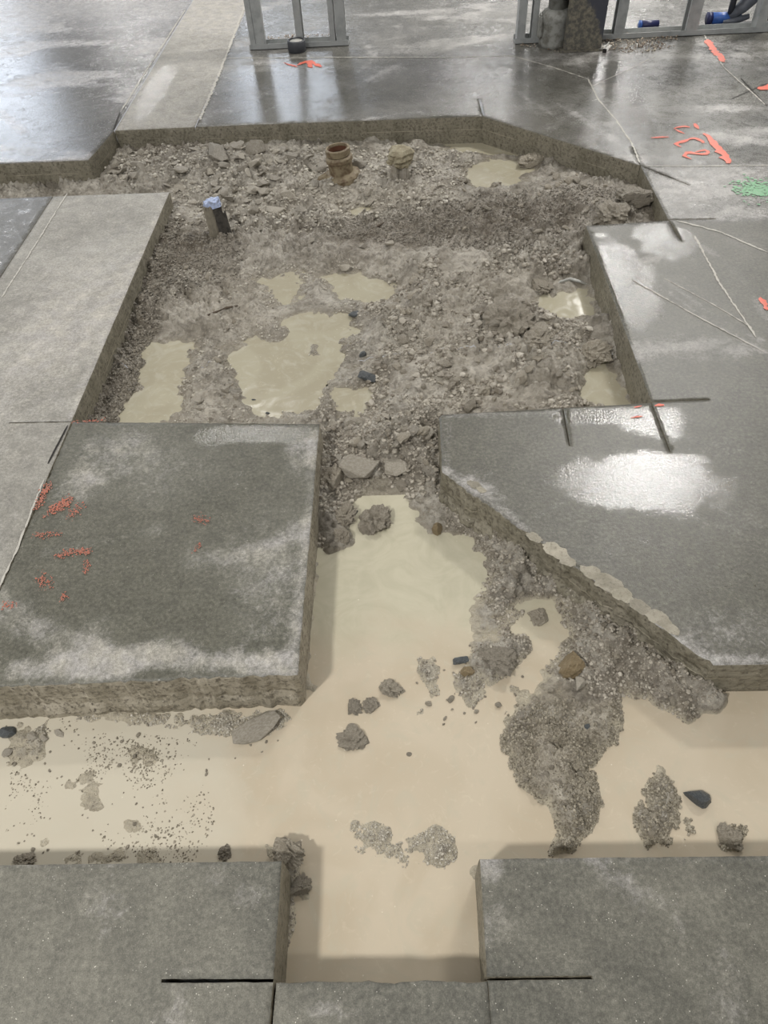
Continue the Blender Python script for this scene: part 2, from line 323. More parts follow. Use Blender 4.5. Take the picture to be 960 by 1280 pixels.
# ------------------------------------------------------------------ slabs
W = -0.140                                    # water level
THK = .150
def resample(poly, rough_edges, step=.012):
    out = []
    for k in range(len(poly)):
        a = np.array(poly[k], float); b = np.array(poly[(k+1) % len(poly)], float); Ln = np.linalg.norm(b-a)
        mid = (a+b)/2; far = (abs(mid[0]) > 3.2 or mid[1] > 6 or mid[1] < -.1)
        st = .5 if (Ln > 1.5 and far) else (step if Ln > .05 else 1)
        n = max(1, int(Ln/st)); amp = rough_edges.get(k, .0009); nn = np.array([-(b-a)[1], (b-a)[0]])/max(Ln, 1e-9)
        for i in range(n):
            p = a+(b-a)*i/n
            if 0 < i < n: p = p+nn*((fbm(np.array([p[0]]), np.array([p[1]]), 22, 4, 3)[0]-.5)*2*amp + rng.normal()*amp*.25)
            out.append((p, k))
    return out
def slab(name, poly, top, side, parent, maskf, sides=None, rough_edges={}, sp_near=.011, view=(-2.6, 2.9, .05, 7.2), vis_gap=0):
    """poly: counter-clockwise outline; sides: set of edge indices that get an exposed face (None: all)"""
    poly = [tuple(p) for p in poly]
    area = sum(a[0]*b[1]-b[0]*a[1] for a, b in zip(poly, poly[1:]+poly[:1]))
    assert area > 0, name
    rs = resample(poly, rough_edges); B = np.array([p for p, k in rs]); nB = len(B)
    x0, y0 = B.min(0); x1, y1 = B.max(0)
    pts = []
    def gridpts(xa, xb, ya, yb, s):
        if xb <= xa or yb <= ya: return
        X, Y = np.meshgrid(np.arange(xa, xb, s), np.arange(ya, yb, s)); X = X+rng.uniform(-.25, .25, X.shape)*s; Y = Y+rng.uniform(-.25, .25, Y.shape)*s
        q = np.c_[X.ravel(), Y.ravel()]; d = sdpoly(q[:, 0], q[:, 1], B); pts.append(q[d < -s*.45])
    va, vb, vc, vd = view
    for (ya, yb, s) in ((vc, 1.9, sp_near), (1.9, 3.4, .016), (3.4, 5.2, .022), (5.2, vd, .04)):
        gridpts(max(x0, va), min(x1, vb), max(y0, ya), min(y1, yb), s)
    gridpts(x0, x1, y0, y1, .35) if (x1-x0) > 4 else None
    Q = np.vstack([B]+pts) if pts else B
    vs, es, fs, ov, oe, of = delaunay_2d_cdt([Vector(p) for p in Q], [(i, (i+1) % nB) for i in range(nB)], [], 0, 1e-6)
    V2 = np.array([(v.x, v.y) for v in vs]); T = np.array([f for f in fs if len(f) == 3])
    ce = V2[T].mean(1); T = T[sdpoly(ce[:, 0], ce[:, 1], B) < 0]
    a, b, c = V2[T[:, 0]], V2[T[:, 1]], V2[T[:, 2]]
    cr = (b-a)[:, 0]*(c-a)[:, 1]-(b-a)[:, 1]*(c-a)[:, 0]; T[cr < 0] = T[cr < 0][:, ::-1]; T = T[np.abs(cr) > 1e-10]
    dB = sdpoly(V2[:, 0], V2[:, 1], B)
    z = (fbm(V2[:, 0], V2[:, 1], 3, 3, 8)-.5)*.0022 - .0014*(1-sst(0, .004, -dB))
    V = np.c_[V2, z]; mk = maskf(V2[:, 0], V2[:, 1]) ; nT = len(V)
    # exposed sides: rows of the boundary going down
    zs = [0, -.006, -.02, -.036, -.052, -.066, -.080, -.094, -.108, -.122, -.136, -THK]
    nrm = np.zeros((nB, 2))
    for i in range(nB):
        t = B[(i+1) % nB]-B[i-1]; t = t/max(np.linalg.norm(t), 1e-9); nrm[i] = (t[1], -t[0])
    amp = np.array([rough_edges.get(k, .0009) for p, k in rs])
    rows = [None]; Vs = [V]; Ms = [mk]
    s_ = np.cumsum(np.r_[0, np.linalg.norm(np.diff(B, axis=0), axis=1)])
    # map boundary vertices to cdt output verts
    idx = {}
    for oi, orig in enumerate(ov):
        for q in orig:
            if q < nB: idx[q] = oi
    base0 = np.array([idx[i] for i in range(nB)])
    prev = base0; F = []; off = nT
    keep = [(sides is None or rs[i][1] in sides) for i in range(nB)]
    for zi, zz in enumerate(zs[1:], 1):
        am = np.clip(amp, .0012, .009)
        d = (fbm(s_, np.full(nB, zz*2.5+3), 28, 4, 21)-.5)*2*am*(1.2 if zi > 1 else .4) + .001*min(zi, 2)
        d += np.where(amp > .004, sst(-.085, -.12, zz)*(.008+.012*fbm(s_, s_*0, 9, 3, 5)), 0)*1.0
        nv = B+nrm*d[:, None]; Vs.append(np.c_[nv, np.full(nB, zz)+rng.normal(0, .0006, nB)]); Ms.append(np.zeros((nB, 4)))
        cur = np.arange(off, off+nB); off += nB
        for i in range(nB):
            if keep[i]:
                j = (i+1) % nB; F.append((prev[i], cur[i], cur[j])); F.append((prev[i], cur[j], prev[j]))
        prev = cur
    Fa = np.vstack([T, np.array(F, int)]) if F else T
    mi = np.r_[np.zeros(len(T), int), np.ones(len(F), int)]
    o = nmesh(name, np.vstack(Vs), Fa, [top, side], parent, mi, False, {'mask': np.vstack(Ms)})
    # smooth the top, flat sides give the sawn look
    sm = np.zeros(len(o.data.polygons), bool); sm[:len(T)] = True
    if len(sm) == len(o.data.polygons): o.data.polygons.foreach_set('use_smooth', sm)
    return o
def notch(V, T, hw=.0025, flip=False):
    V = np.array(V, float); T = np.array(T, float); d = (T-V)/np.linalg.norm(T-V); n = np.array([-d[1], d[0]])*hw*(-1 if flip else 1)
    return [tuple(V+n), tuple(T+n), tuple(T-n), tuple(V-n)]

# mask painters, all in floor metres ---------------------------------------------------
def ell(x, y, px, py, rx, ry, soft=.5, ang=0.0):
    c = at2((px, py)); k = pxm(px, py)
    rxm = rx/k; q = at2((px, py+ry)); q2 = at2((px, py-ry)); rym = abs(q2[1]-q[1])/2
    dx = x-c[0]; dy = y-c[1]; ca, sa = math.cos(ang), math.sin(ang); u = (dx*ca+dy*sa)/rxm; v = (-dx*sa+dy*ca)/rym
    d = np.sqrt(u*u+v*v)+(fbm(x, y, 14, 4, 31)-.5)*.8
    return 1-sst(1-soft, 1+soft, d)
def strk(x, y, pts, wpx, soft=.6):
    P = [at2(p) for p in pts]; d = np.full(x.shape, 1e9)
    wm = wpx/pxm(*pts[len(pts)//2])
    for a, b in zip(P, P[1:]):
        e = b-a; t = np.clip(((x-a[0])*e[0]+(y-a[1])*e[1])/(e@e), 0, 1); d = np.minimum(d, np.hypot(x-a[0]-t*e[0], y-a[1]-t*e[1]))
    d = d/wm+(fbm(x, y, 18, 4, 77)-.5)*.9
    return 1-sst(1-soft, 1+soft, d)
def mk(r, g, b): return np.c_[np.clip(r, 0, 1), np.clip(g, 0, 1), np.clip(b, 0, 1), np.ones_like(r)]

XL, XR, YN, YF, YC = -.275, .127, .189, .395, .812
def m_old(x, y):
    r = .18*fbm(x, y, 5, 4, 2)+.45*sst(.56, .7, fbm(x, y, 11, 4, 12))
    r += .7*ell(x, y, 612, 1085, 16, 16)+.5*ell(x, y, 270, 1095, 14, 16)+.4*ell(x, y, 310, 1120, 25, 16)+.5*ell(x, y, 420, 1262, 34, 12)+.35*ell(x, y, 790, 1105, 14, 12)
    r += .35*strk(x, y, [(0, 1082), (350, 1080)], 3)+.35*strk(x, y, [(600, 1072), (960, 1067)], 3)
    return mk(r, .12*np.ones_like(x), .2*fbm(x, y, 3, 3, 5))
def m_c(x, y):
    r = .10*fbm(x, y, 6, 3)
    r += .85*strk(x, y, [(20, 835), (90, 838), (180, 822), (280, 828), (372, 835)], 16, .9)
    r += .55*strk(x, y, [(-10, 740), (30, 780), (90, 815), (160, 830)], 22)
    r += .5*strk(x, y, [(396, 540), (386, 660), (372, 780), (366, 835)], 9, .9)+.38*ell(x, y, 340, 760, 45, 60, .8)+.35*ell(x, y, 330, 690, 60, 50, .8)
    r += .6*ell(x, y, 378, 560, 22, 30)+.55*ell(x, y, 95, 610, 26, 22, .8)+.55*ell(x, y, 130, 565, 50, 30, .7)+.35*ell(x, y, 200, 590, 60, 40, .8)
    r += .35*strk(x, y, [(60, 690), (120, 680), (200, 660)], 9, .9)+.4*ell(x, y, 120, 795, 26, 26)+.4*ell(x, y, 215, 805, 30, 14)+.4*strk(x, y, [(240, 700), (330, 690), (385, 655)], 14, .8)
    g = .25+.9*strk(x, y, [(262, 545), (320, 540), (375, 545)], 16)
    b = .75-.8*r
    return mk(r, g, b)
def m_b(x, y):
    r = .28+.35*fbm(x, y, 4, 4, 4)+.4*ell(x, y, 60, 420, 60, 80, .8)+.3*ell(x, y, 150, 370, 20, 60)+.5*strk(x, y, [(10, 470), (110, 360), (160, 340)], 4)+.4*strk(x, y, [(90, 527), (212, 240)], 5)
    b = .35*ell(x, y, 40, 480, 50, 30, .8)+.3*fbm(x, y, 2.5, 3, 9)
    return mk(r-.2*b, .18+.2*ell(x, y, 150, 300, 40, 40), b)
def m_b2(x, y):
    return mk(.12+.5*sst(.55, .7, fbm(x, y, 5, 4, 4)), .35*np.ones_like(x), .5*np.ones_like(x))
def m_far(x, y):
    st = fbm(x*.6+y*.25, y*2.2, 2.4, 5, 41)
    r = .12+.5*sst(.5, .72, st)+.35*sst(.55, .7, fbm(x, y, 7, 4, 43))
    # trowel swirls and squeegee marks of pale slurry
    for pts, w_ in (([(395, 140), (440, 110), (500, 80)], 9), ([(330, 140), (390, 110)], 5), ([(600, 145), (520, 140), (460, 148)], 6), ([(440, 95), (470, 70), (450, 45)], 6),
                    ([(700, 130), (760, 170), (800, 200)], 10), ([(640, 110), (700, 150)], 6), ([(560, 60), (640, 40), (700, 20)], 10), ([(450, 20), (560, 12)], 12),
                    ([(870, 145), (905, 142)], 4), ([(900, 170), (960, 180)], 14)):
        r += .42*strk(x, y, pts, w_*.6, .9)
    r += .5*ell(x, y, 740, 72, 60, 9)
    r -= .5*ell(x, y, 500, 120, 60, 18, .8)
    g = .35+.35*fbm(x, y, 3, 4, 47)+.75*ell(x, y, 330, 115, 70, 34, .5)+.4*ell(x, y, 550, 110, 90, 30, .8)+.5*ell(x, y, 760, 90, 20, 60)+.4*ell(x, y, 660, 170, 90, 20, .8)
    # right-hand part, the light band and the block beside the pit
    band = sst(3.49, 3.46, y)*sst(2.95-.0, 2.98, y+.18*(x-1.17))*sst(1.1, 1.2, x)
    r += .55*band*(.6+.6*fbm(x, y, 5, 3, 3)); 
    near = sst(2.96, 2.9, y)
    r -= .35*near
    r += near*(.45*strk(x, y, [(745, 470), (800, 440), (900, 430), (960, 440)], 12, .9)+.5*strk(x, y, [(870, 300), (930, 350), (960, 400)], 7, .9)+.6*strk(x, y, [(760, 300), (800, 330), (850, 300)], 9)+.45*ell(x, y, 840, 340, 40, 40, .8)+.4*ell(x, y, 860, 440, 50, 26, .8)+.35*ell(x, y, 790, 450, 30, 30)
          +.6*strk(x, y, [(800, 340), (870, 390), (955, 440)], 3)+.5*strk(x, y, [(830, 350), (900, 400), (950, 425)], 5))
    g = g*(1-.85*near)
    g += near*(1.0*ell(x, y, 775, 350, 42, 55, .5)+.9*ell(x, y, 830, 300, 34, 22)+.05)
    e = sst(1.78, 1.74, y)
    r = r*(1-e)+e*(.08*fbm(x, y, 6, 3)+.6*strk(x, y, [(556, 590), (620, 632), (700, 700), (780, 760), (885, 828)], 10, .8)+.45*strk(x, y, [(590, 600), (630, 622)], 8)
          +.45*strk(x, y, [(550, 520), (700, 517)], 6)+.45*ell(x, y, 900, 790, 90, 30, .8)+.6*strk(x, y, [(880, 828), (960, 826)], 9)+.3*ell(x, y, 900, 560, 30, 16)
          +.35*strk(x, y, [(560, 530), (556, 590)], 7)+.4*strk(x, y, [(670, 645), (710, 625), (750, 610)], 5)+.35*ell(x, y, 910, 650, 40, 20, .8)+.3*ell(x, y, 600, 600, 30, 16))
    g = g*(1-e)+e*(.12+1.1*ell(x, y, 800, 600, 90, 32, .6)+.8*ell(x, y, 820, 525, 40, 22)+.7*ell(x, y, 730, 520, 40, 10)+.2*ell(x, y, 860, 700, 90, 60, .8))
    b = .25+.5*e+.45*near*(1-e)+.3*near*(1-e)*ell(x, y, 800, 320, 40, 30)+.25*sst(.5, .6, fbm(x, y, 1.6, 4, 50))
    return mk(r, g, b-.5*r)
def m_left(x, y):
    r = .15+.8*sst(.48, .64, fbm(x*.9, y*3.0, 1.5, 5, 61))+.75*sst(5.2, 7.0, y)+.5*sst(-2.3, -3.6, x)*sst(4.6, 5.6, y)  # slurry, plus glare at the far left painted in as extra pale film
    r += .5*strk(x, y, [(90, 90), (150, 95), (165, 105)], 6)+.6*strk(x, y, [(0, 140), (30, 165)], 8)+.35*strk(x, y, [(0, 182), (110, 172)], 5)
    return mk(r, .55+.35*fbm(x, y, 3, 3, 5), .5-.6*r)
def m_strip(x, y):
    return mk(.35+.5*fbm(x, y, 2.4, 4, 71)+.8*sst(5.6, 6.6, y), .25+.9*ell(x, y, 195, 110, 14, 30, .7), .15*np.ones_like(x))

fl = empty('floor', (0, 0, 0)); tag(fl, None, None, None, 'structure')
SLO = .0016                                    # half joint
# bottom three slabs (cut through between them)
sl_f = slab('concrete_slab', [(-1.9, -.55), (XL-.003, -.55), (XL+.004, YN-.001)] + notch((XL+.004, YN+.0005), (-.482, YN+.001), .0028, True)[0:4]
            + [(XL+.004, YN+.004), (XL, YF), (-1.9, YF-.006)][0:3], F_OLD, S_SAW, fl, m_old, None, {})
sl_h = slab('concrete_slab', [(XL+.005, -.55), (XR-.001, -.55), (XR-.002, YN-.002), (XL+.010, YN-.003)], F_OLD, S_SAW, fl, m_old, None, {2: .003})
gx = XR+.004
sl_g = slab('concrete_slab', [(gx, -.55), (1.9, -.55), (1.9, YF), (XR+.003, YF), (XR-.002, YN+.006)] + notch((XR-.001, YN+.002), (.318, YN+.003), .0028, False)
            , F_OLD, S_SAW, fl, m_old, None, {})
# block left of the channel
sl_c = slab('concrete_slab', [(-1.1115, .795), (-.276, .815), (-.277, 1.716), (-1.1115, 1.764)], F_DARK, S_ROUGH, fl, m_c, None, {0: .0055, 1: .002, 2: .002, 3: .004})
# long light strip and the charcoal slab beside it
sl_b = slab('concrete_slab', [(-1.695, .79), (-1.1165, .79), (-1.1165, 1.762)] + notch((-1.1165, 1.766), (-1.33, 1.768), .0022, True)[::1]
            + [(-1.1165, 1.772), (-1.117, 3.424), (-1.695, 3.43)], F_LIGHT, S_SAW, fl, m_b, None, {8: .003})
sl_b2 = slab('concrete_slab', [(-3.6, .79), (-1.6985, .79), (-1.6985, 3.43), (-3.6, 3.44)], F_CHAR, S_SAW, fl, m_b2, None, {})
# far slabs
p110 = tuple(at2((110, 200))); seamA = tuple(at2((143, 163))); 
sl_l = slab('concrete_slab', [(-9, 3.86), p110, (seamA[0]-.002, seamA[1]), (-1.64, 13), (-9, 13)], F_CHAR, S_SAW, fl, m_left, {0, 1}, {0: .0015})
sl_s = slab('concrete_slab', [(seamA[0]+.002, seamA[1]), (-1.131, 4.213), (-1.131, 13), (-1.636, 13)], F_LIGHT, S_SAW, fl, m_strip, {0}, {0: .0025})
c1 = (.475, 4.187); c2 = (1.178, 3.502); c3 = (1.174, 2.958); c4 = (.813, 2.938); c5 = (.811, 1.768)
e1 = (.117, 1.739); e2 = (.111, 1.482); e3 = (.724, .819)
poly = [(7, .817), (7, 13), (-1.128, 13), (-1.128, 4.213)] + notch(c1, (.470, 4.44), .002, False)
poly += notch(c2, tuple(at2((791, 184))), .002, False) + notch((c2[0]+.002, c2[1]-.006), tuple(at2((862, 231))), .002, False)
n3a = notch((c3[0]+.0, c3[1]+.006), tuple(at2((895, 273))), .002, False); n3b = notch((c3[0], c3[1]-.002), tuple(at2((852, 301))), .0025, False)
poly += n3a + n3b + [c4]
poly += notch((c5[0], c5[1]+.006), tuple(at2((887, 499))), .0018, False) + notch((c5[0]-.002, c5[1]), tuple(at2((838, 565))), .0018, False)
k5 = at2((705, 515)); poly += notch((k5[0], 1.757), tuple(at2((712, 557))), .0018, False)
poly += [(.125, 1.742), (.114, 1.728), e2, e3]
sidx = set(range(3, len(poly)))
ie = len(poly)-2
sl_m = slab('concrete_slab', poly, F_FAR, S_SAW, fl, m_far, sidx, {ie: .0075, len(poly)-1: .003, ie-1: .002, len(poly)-4: .002})

# ------------------------------------------------------------------ surface lines and paint, children of the floor
def ribbon(name, pts, wpx, mat, z=.0022, parent=None, ragged=.35, step=.012, wm=None, thin=None):
    P = [at2(p) for p in pts]; seg = []
    for a, b in zip(P, P[1:]):
        n = max(1, int(np.linalg.norm(b-a)/step)); seg += [a+(b-a)*i/n for i in range(n)]
    seg.append(P[-1]); seg = np.array(seg)
    for _ in range(3): seg[1:-1] = (seg[:-2]+seg[1:-1]*2+seg[2:])/4
    hw = (wm or wpx/pxm(*pts[len(pts)//2]))/2
    t = np.gradient(seg, axis=0); t /= np.maximum(np.linalg.norm(t, axis=1)[:, None], 1e-9); nn = np.c_[-t[:, 1], t[:, 0]]
    n = len(seg); ra = 1+ragged*rng.normal(size=n)*.6; rb = 1+ragged*rng.normal(size=n)*.6
    taper = np.minimum(1, np.minimum(np.arange(n)+1, n-np.arange(n))/2.5)
    A = seg+nn*(hw*np.clip(ra, .25, 2)*taper)[:, None]; Bq = seg-nn*(hw*np.clip(rb, .25, 2)*taper)[:, None]
    V = np.vstack([np.c_[A, np.full(n, z)], np.c_[seg, np.full(n, z+.0006)], np.c_[Bq, np.full(n, z)]])
    F = []
    for i in range(n-1):
        F += [(i, n+i, n+i+1, i+1), (n+i, 2*n+i, 2*n+i+1, n+i+1)]
    return nmesh(name, V, np.array([f[::-1] for f in F]), mat, parent, None, True)
# joints / scored lines
for pts, wq in (([(285, 73), (420, 72), (560, 72), (640, 70), (690, 84), (735, 99)], 1.6), ([(735, 99), (748, 125), (770, 150), (790, 180), (800, 204)], 1.6),
                ([(806, 208), (870, 208), (960, 207)], 1.6), ([(846, 276), (900, 290), (960, 316)], 2.2), ([(250, 150), (275, 90), (306, 8)], 3.0),
                ([(868, 295), (900, 355), (945, 422)], 2.2), ([(790, 350), (870, 395), (955, 440)], 1.8), ([(830, 348), (890, 380), (940, 410)], 1.2),
                ([(880, 44), (905, 85), (958, 132)], 1.4), ([(740, 108), (790, 85), (820, 70)], 1.0),
                ([(152, 138), (185, 85), (232, 12)], 1.8), ([(2, 372), (45, 305), (84, 242)], 1.6), ([(0, 733), (20, 690), (55, 600)], 2.2)):
    ribbon('slurry_line', pts, wq, SLURL, parent=fl, ragged=.9, z=.0016)
for pts, wm_ in (([(914, 124), (960, 104)], .006), ([(926, 98), (959, 133)], .006), ([(60, 580), (85, 532)], .007), ([(806, 209), (845, 224)], .004),
                 ([(142, 162), (150, 140)], .008)):
    ribbon('saw_cut', pts, 2, KERF, parent=fl, ragged=.1, wm=wm_, z=.0018)
def z6(L_): return [(820+x/6.857, 120+y/6.857) for x, y in L_]
for pts, wq in ((z6([(150, 285), (190, 258), (240, 255), (290, 270)]), 3.2), (z6([(165, 290), (200, 312), (245, 327)]), 3.0), (z6([(330, 240), (350, 262), (362, 288)]), 4.5),
                (z6([(-45, 362), (0, 360), (60, 352), (110, 355)]), 2.4), (z6([(405, 408), (390, 375), (340, 355), (290, 356), (258, 390), (228, 402), (175, 400), (148, 410), (160, 436), (215, 440)]), 3.2),
                (z6([(300, 545), (240, 535), (232, 482), (300, 480), (350, 496), (400, 515), (445, 505), (457, 475), (430, 455), (375, 462), (335, 482)]), 3.2),
                (z6([(405, 325), (440, 345), (500, 410), (560, 480), (622, 582)]), 6.0), ([(884, 50), (892, 62), (905, 78)], 5), ([(948, 112), (956, 110), (975, 108)], 10),
                ([(372, 82), (385, 76), (402, 84)], 4), ([(384, 78), (390, 85)], 4)):
    ribbon('paint_mark', pts, wq*1.6, ORANGE, parent=fl, ragged=.55, z=.0026, step=.02)
for pts, wq in (([(818, 508), (830, 507)], 5), ([(788, 523), (803, 521)], 2), ([(792, 510), (802, 508)], 3), ([(950, 372), (960, 388)], 6), ([(355, 79), (372, 84)], 3)):
    ribbon('paint_mark', pts, wq, ORANGE, parent=fl, ragged=.8, z=.0026)
# worn orange paint on the dark block: ragged flecks
def flecks(pts, wpx, n, size_px, mat):
    P = [at2(p) for p in pts]; k = pxm(*pts[0]); V = []; F = []
    for q in range(n):
        i = rng.integers(len(P)-1); t = rng.random(); c = P[i]*(1-t)+P[i+1]*t+rng.normal(0, wpx/k/2.2, 2)*np.array([1, 1.3])
        s = size_px/k*rng.uniform(.4, 1.3); m_ = 6; a0 = rng.random()*6; b0 = len(V)
        V.append((c[0], c[1], .0030))
        for j in range(m_):
            a = a0+j*6.283/m_; rr = s*rng.uniform(.35, 1); V.append((c[0]+rr*math.cos(a), c[1]+rr*math.sin(a), .0026))
        F += [(b0, b0+1+j, b0+1+(j+1) % m_) for j in range(m_)]
    o = nmesh('paint_mark', V, np.array(F), mat, fl); return o
for pts, w_, n, s_ in (([(46, 636), (62, 606)], 5, 70, 2.4), ([(62, 640), (88, 626)], 7, 110, 2.6), ([(90, 645), (102, 632)], 7, 40, 2), ([(42, 670), (75, 668)], 4, 45, 2), ([(72, 696), (90, 690), (112, 690)], 4, 90, 2.2),
                       ([(50, 720), (60, 735)], 8, 45, 2), ([(108, 700), (108, 715)], 4, 25, 2), ([(5, 755), (20, 757)], 4, 25, 2), ([(78, 745), (84, 748)], 4, 18, 2),
                       ([(240, 648), (262, 652)], 4, 40, 1.6), ([(250, 680), (244, 690)], 3, 16, 1.5), ([(90, 528), (130, 526)], 2, 30, 1.8)):
    flecks(pts, w_*1.2, int(n*2.2), s_*.62, ORANGE_W)
flecks([(930, 236), (945, 237), (970, 237)], 22, 420, 2.6, GREEN)

# ------------------------------------------------------------------ soil height field
def wp(pts, z=W): return [tuple(at2(p, z)) for p in pts]
WATERS = [
    [(-3, .30), (3, .30), (3, .86), (-3, .86)],
    [(-.33, .10), (.18, .10), (.18, .5), (-.33, .5)],
    wp([(380, 900), (392, 690), (420, 660), (432, 640), (440, 605), (490, 598), (518, 620), (530, 660), (590, 672), (612, 700), (606, 742), (590, 775), (598, 800), (640, 775), (655, 750), (690, 742), (705, 775), (712, 800), (690, 835), (660, 870), (760, 890), (800, 900), (800, 1000), (380, 1000)]),
    wp([(290, 440), (318, 415), (345, 428), (362, 400), (378, 388), (440, 392), (445, 415), (432, 440), (430, 468), (405, 475), (395, 515), (360, 524), (312, 522), (298, 485)]),
    wp([(320, 350), (350, 345), (372, 335), (382, 362), (362, 382), (338, 375)]),
    wp([(405, 347), (440, 340), (480, 350), (500, 368), (470, 378), (425, 375)]),
    wp([(420, 487), (465, 480), (470, 498), (447, 522), (425, 512)]),
    wp([(185, 425), (240, 430), (232, 480), (214, 530), (145, 532), (165, 480)]),
    wp([(585, 205), (612, 200), (655, 202), (665, 215), (640, 234), (600, 236), (585, 222)]),
    wp([(545, 180), (610, 176), (665, 187), (640, 194), (590, 192)]),
    wp([(662, 378), (692, 362), (735, 362), (745, 396), (700, 400), (670, 392)]),
    wp([(728, 470), (750, 440), (775, 475), (795, 512), (735, 512)]),
    wp([(430, 258), (462, 258), (455, 272), (430, 272)]),
]
ISL = [  # outline in the photograph, peak height above water (m)
    ([(632, 890), (665, 868), (690, 842), (722, 800), (762, 800), (805, 845), (872, 872), (862, 892), (785, 876), (776, 905), (762, 935), (742, 962), (756, 1005), (738, 1045), (712, 1062), (690, 1064), (702, 1040), (690, 1008), (650, 985), (625, 930)], .020, 1),
    ([(545, 590), (560, 650), (600, 668), (622, 700), (612, 745), (640, 755), (700, 740), (722, 790), (770, 835), (858, 893), (905, 875), (700, 640), (560, 560)], .045, 1),
    ([(588, 802), (640, 785), (660, 810), (642, 842), (612, 854), (592, 832)], .020, 1),
    ([(800, 990), (825, 962), (850, 1000), (842, 1062), (796, 1066), (786, 1020)], .012, 1),
    ([(850, 1020), (870, 1010), (880, 1045), (855, 1060)], .004, 1), ([(896, 1040), (915, 1030), (932, 1045), (925, 1064), (898, 1064)], .014, 1),
    ([(438, 1025), (465, 1016), (500, 1042), (545, 1022), (572, 1045), (572, 1082), (520, 1086), (455, 1092), (448, 1060)], .0045, 1),
    ([(518, 822), (545, 818), (552, 850), (560, 872), (535, 880), (520, 850)], .005, 1), ([(560, 838), (600, 832), (618, 880), (590, 892), (565, 870)], .004, 1),
    ([(515, 885), (545, 885), (545, 898), (518, 898)], .006, 1), ([(602, 886), (618, 884), (620, 896), (604, 898)], .008, 1),
    ([(640, 860), (662, 862), (660, 880), (640, 878)], .012, 1),
    ([(60, 886), (350, 884), (365, 900), (330, 930), (240, 918), (140, 905)], .0045, 1),
    ([(0, 905), (60, 900), (70, 950), (30, 975), (0, 965)], .0025, 1), ([(70, 965), (120, 960), (130, 1010), (80, 1012)], .003, 1),
    ([(145, 1015), (185, 1018), (190, 1045), (150, 1052)], .004, 1), ([(85, 1058), (200, 1052), (205, 1085), (60, 1085)], .0045, 1), ([(-5, 1022), (16, 1022), (14, 1048), (-5, 1048)], .004, 1),
    ([(30, 1050), (60, 1048), (66, 1064), (36, 1064)], .003, 1), ([(150, 930), (200, 925), (210, 960), (160, 965)], .0012, 1),
    ([(392, 555), (430, 585), (432, 640), (440, 680), (412, 690), (392, 640)], .022, 1),
    ([(335, 1058), (380, 1055), (385, 1120), (345, 1120)], .010, 1), ([(345, 1120), (366, 1110), (366, 1215), (345, 1215)], .006, 1),
    ([(585, 1085), (606, 1085), (612, 1225), (598, 1225)], .005, 1),
    ([(385, 430), (405, 425), (400, 445), (385, 445)], .008, 1),
]
def hills(x, y):
    h = np.full(x.shape, .020)
    def g(px, py, rx, ry, a):
        c = at2((px, py), -.1); k = pxm(px, py); ryy = abs(at2((px, py-ry), -.1)[1]-at2((px, py+ry), -.1)[1])/2
        return a*np.exp(-(((x-c[0])/(rx/k))**2+((y-c[1])/ryy)**2))
    for a in ((290, 205, 130, 26, .045), (200, 215, 60, 26, .03), (430, 225, 110, 22, .025), (620, 275, 190, 26, .050), (760, 260, 70, 30, .055), (230, 310, 70, 40, .03),
              (560, 320, 150, 30, .02), (650, 400, 60, 30, .045), (720, 440, 45, 34, .04), (640, 460, 110, 40, .03), (520, 470, 60, 40, .022), (470, 540, 60, 26, .035), (500, 565, 50, 24, .03),
              (530, 400, 60, 50, .02), (400, 590, 24, 40, .02), (720, 180, 80, 14, .03), (260, 480, 30, 40, .012), (450, 230, 60, 14, .02), (740, 500, 30, 10, -.0), (690, 505, 60, 12, .01)):
        h += g(*a)
    # gravel bank at the foot of the light strip
    h += .030*np.exp(-((x+1.10)/.07)**2)*(y > 1.6)*(y < 3.5)
    h += .02*np.exp(-((x-.80)/.05)**2)*sst(1.75, 2.0, y)*(y < 3)
    return h
def soil_h(x, y, detail=True):
    sd = np.full(x.shape, 9.0)
    wob = (fbm(x, y, 12, 6, 90)-.5)*.11
    frg = fbm(x, y, 34, 5, 93)
    for p in WATERS: sd = np.minimum(sd, sdpoly(x, y, p))
    isl = np.zeros(x.shape); isd = np.full(x.shape, 9.0)
    for pts, hh, rr in ISL:
        s = sdpoly(x, y, wp(pts)) + wob*.55; isl = np.maximum(isl, (hh+.006)*sst(.022, -.045, s)*(.25+1.5*frg)); isd = np.minimum(isd, s)
    sd = sd + wob*(y > 1.5) + wob*.35*(y <= 1.5) + (frg-.5)*.05
    dry = sst(-.01, .11, sd)
    base = W + (hills(x, y)+.0)*dry - .016*sst(.0, -.04, sd) + .003*sst(-.02, .02, sd)
    hI = np.where(isd < .03, W - .006 + isl, -9)
    h = np.maximum(base, hI)
    land = np.maximum(dry, sst(.004, .014, isl))
    amp = np.where(isd < .02, np.clip(isl*.7, .0022, .013), .004+.021*dry)
    rf = .30+.85*sst(.42, .58, fbm(x, y, 4.2, 4, 99))*1.0
    rf = np.where(y < 1.2, .9, rf)
    h = h + amp*((fbm(x, y, 9, 4, 101)-.5)*1.9)
    h = h + amp*.9*(worley(x, y, 13, 109)-.25)*dry + rf*(amp*1.1*(worley(x, y, 26, 111)-.25) + amp*.7*(worley(x, y, 55, 121)-.25))
    if detail: h = h + rf*amp*.3*(worley(x, y, 110, 131)-.25) + rf*.6* np.clip(amp, 0, .008)*.5*(fbm(x, y, 150, 2, 141)-.5)
    return h, land, sd, isd
